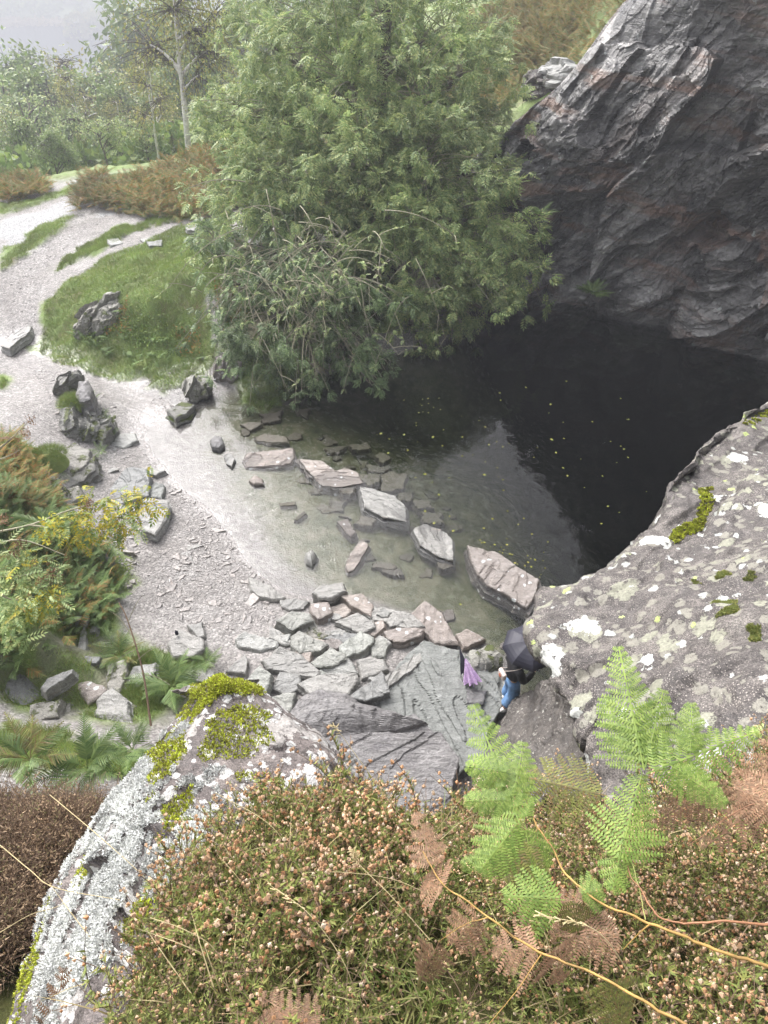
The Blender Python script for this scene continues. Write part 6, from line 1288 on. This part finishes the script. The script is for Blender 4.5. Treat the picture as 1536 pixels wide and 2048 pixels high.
# open umbrella
def canopy(c,axis,Rr,h,n=8,rings=7,mat='navy',spoke=True,sag=.055):
    axis=np.array(axis,float); axis/=np.linalg.norm(axis); a=np.cross(axis,[0,1,0]); a/=np.linalg.norm(a); b=np.cross(axis,a)
    q=6; m=n*q; V=[np.array(c)+axis*h]
    for i in range(1,rings+1):
        t=i/rings
        for j in range(m):
            ph=2*math.pi*j/m; fr=(j%q)/q; dip=1-sag*math.sin(fr*math.pi)*t*1.6; rr=Rr*math.sin(t*1.35)/math.sin(1.35)*dip; V.append(np.array(c)+axis*(h*(1-(t**1.9)) - .02*math.sin(fr*math.pi)*t)+(a*math.cos(ph)+b*math.sin(ph))*rr)
    V=np.array(V); F3=np.array([(0,1+j,1+(j+1)%m) for j in range(m)]); F4=grid_faces(rings,m,True)+1
    ribs=[]
    for k in range(n):
        ribs.append(np.array([V[0]]+[V[1+(i)*m+k*q] for i in range(rings)])-axis*.006)
    return V,[F3,F4],ribs,axis
top=L(.12,-.02,1.72); hand=hR+f*.045-z*.02
ax_=top+z*.22-hand; ax_=np.array([.02,-.10,1.]); hc=L(.22,.02,1.72)
um=empty('umbrella',tuple(hand),'open black umbrella held over the person at the edge of the lichened rock','umbrella')
V,F,ribs,A=canopy(hc,ax_,.47,.20); build('canopy',V,F,M['navy'],parent=um)
for rb in ribs: build('rib',*tube(rb,.003,4),M['metal'],parent=um)
apex=hc+A*.20; build('shaft',*tube(np.array([apex+A*.05,apex-A*.3,hand+z*.05,hand-z*.02]),.006,6),M['metal'],parent=um)
build('handle',*tube(np.array([hand+z*.02,hand-z*.05,hand-z*.10,hand-z*.13+f*.02,hand-z*.12+f*.045]),.014,8),M['metal'],parent=um)
# folded umbrellas leaning on the rocks
def folded(label,apex,foot,Rr,mat,n=8,seed=0,flare=1.):
    apex=np.array(apex); foot=np.array(foot); ax=(foot-apex); Ln=np.linalg.norm(ax); ax/=Ln; a=np.cross(ax,[.3,1,0]); a/=np.linalg.norm(a); b=np.cross(ax,a); rs=np.random.default_rng(seed)
    root=empty('folded_umbrella',tuple(foot),label,'umbrella'); m=n*6; V=[];rg=14
    for i in range(rg):
        t=i/(rg-1)
        for j in range(m):
            ph=2*math.pi*j/m; fo=math.cos(ph*n); rr=(.008+Rr*t**.9)*(1+.28*fo*t)+.004*math.sin(ph*3+seed); V.append(apex+ax*Ln*.80*(t+.035*fo*(t>.9))+(a*math.cos(ph)+b*math.sin(ph)*.75)*rr)
    build('cloth',np.array(V),grid_faces(rg,m,True),M[mat],parent=root)
    build('shaft',*tube(np.array([apex-ax*.05,apex,foot-ax*.1,foot]),.006,6),M['metal'],parent=root)
    build('handle',*tube(np.array([foot-ax*.12,foot-ax*.02,foot]),.014,8),M[mat],parent=root); return root
folded('folded black umbrella leaning behind the lilac one',P(920,1300,.95),P(934,1352,.5)+[0,-.05,.0],.085,'navy',seed=2)
folded('folded lilac patterned umbrella propped on the bedrock slab',P(931,1317,.95),P(948,1374,.45),.15,'lilac',seed=1)
c=P(354,1268,.66); V,F=tube(np.array([c,c+[0,0,.07],c+[0,0,.085],c+[0,0,.12]]),[.035,.035,.014,.014],10); tag(build('bottle',V,F,M['navy'],loc=tuple(c),smooth=True),'little dark bottle standing on the large flat topped boulder','bottle')
# ------------------------------------------------------------------ the misty air
V,F=boxmesh(-1900,1900,-55,2300,-125,60)
hz_,nt,out=new_mat('mist'); b_=NB(nt); pv=b_.n('VolumePrincipled'); pv.inputs['Color'].default_value=(.66,.68,.73,1); pv.inputs['Density'].default_value=.0023; pv.inputs['Anisotropy'].default_value=.2; nt.links.new(pv.outputs[0],out.inputs['Volume'])
haze=build('haze',V,F,hz_); tag(haze,'thin rain mist filling the valley','mist',kind='stuff')
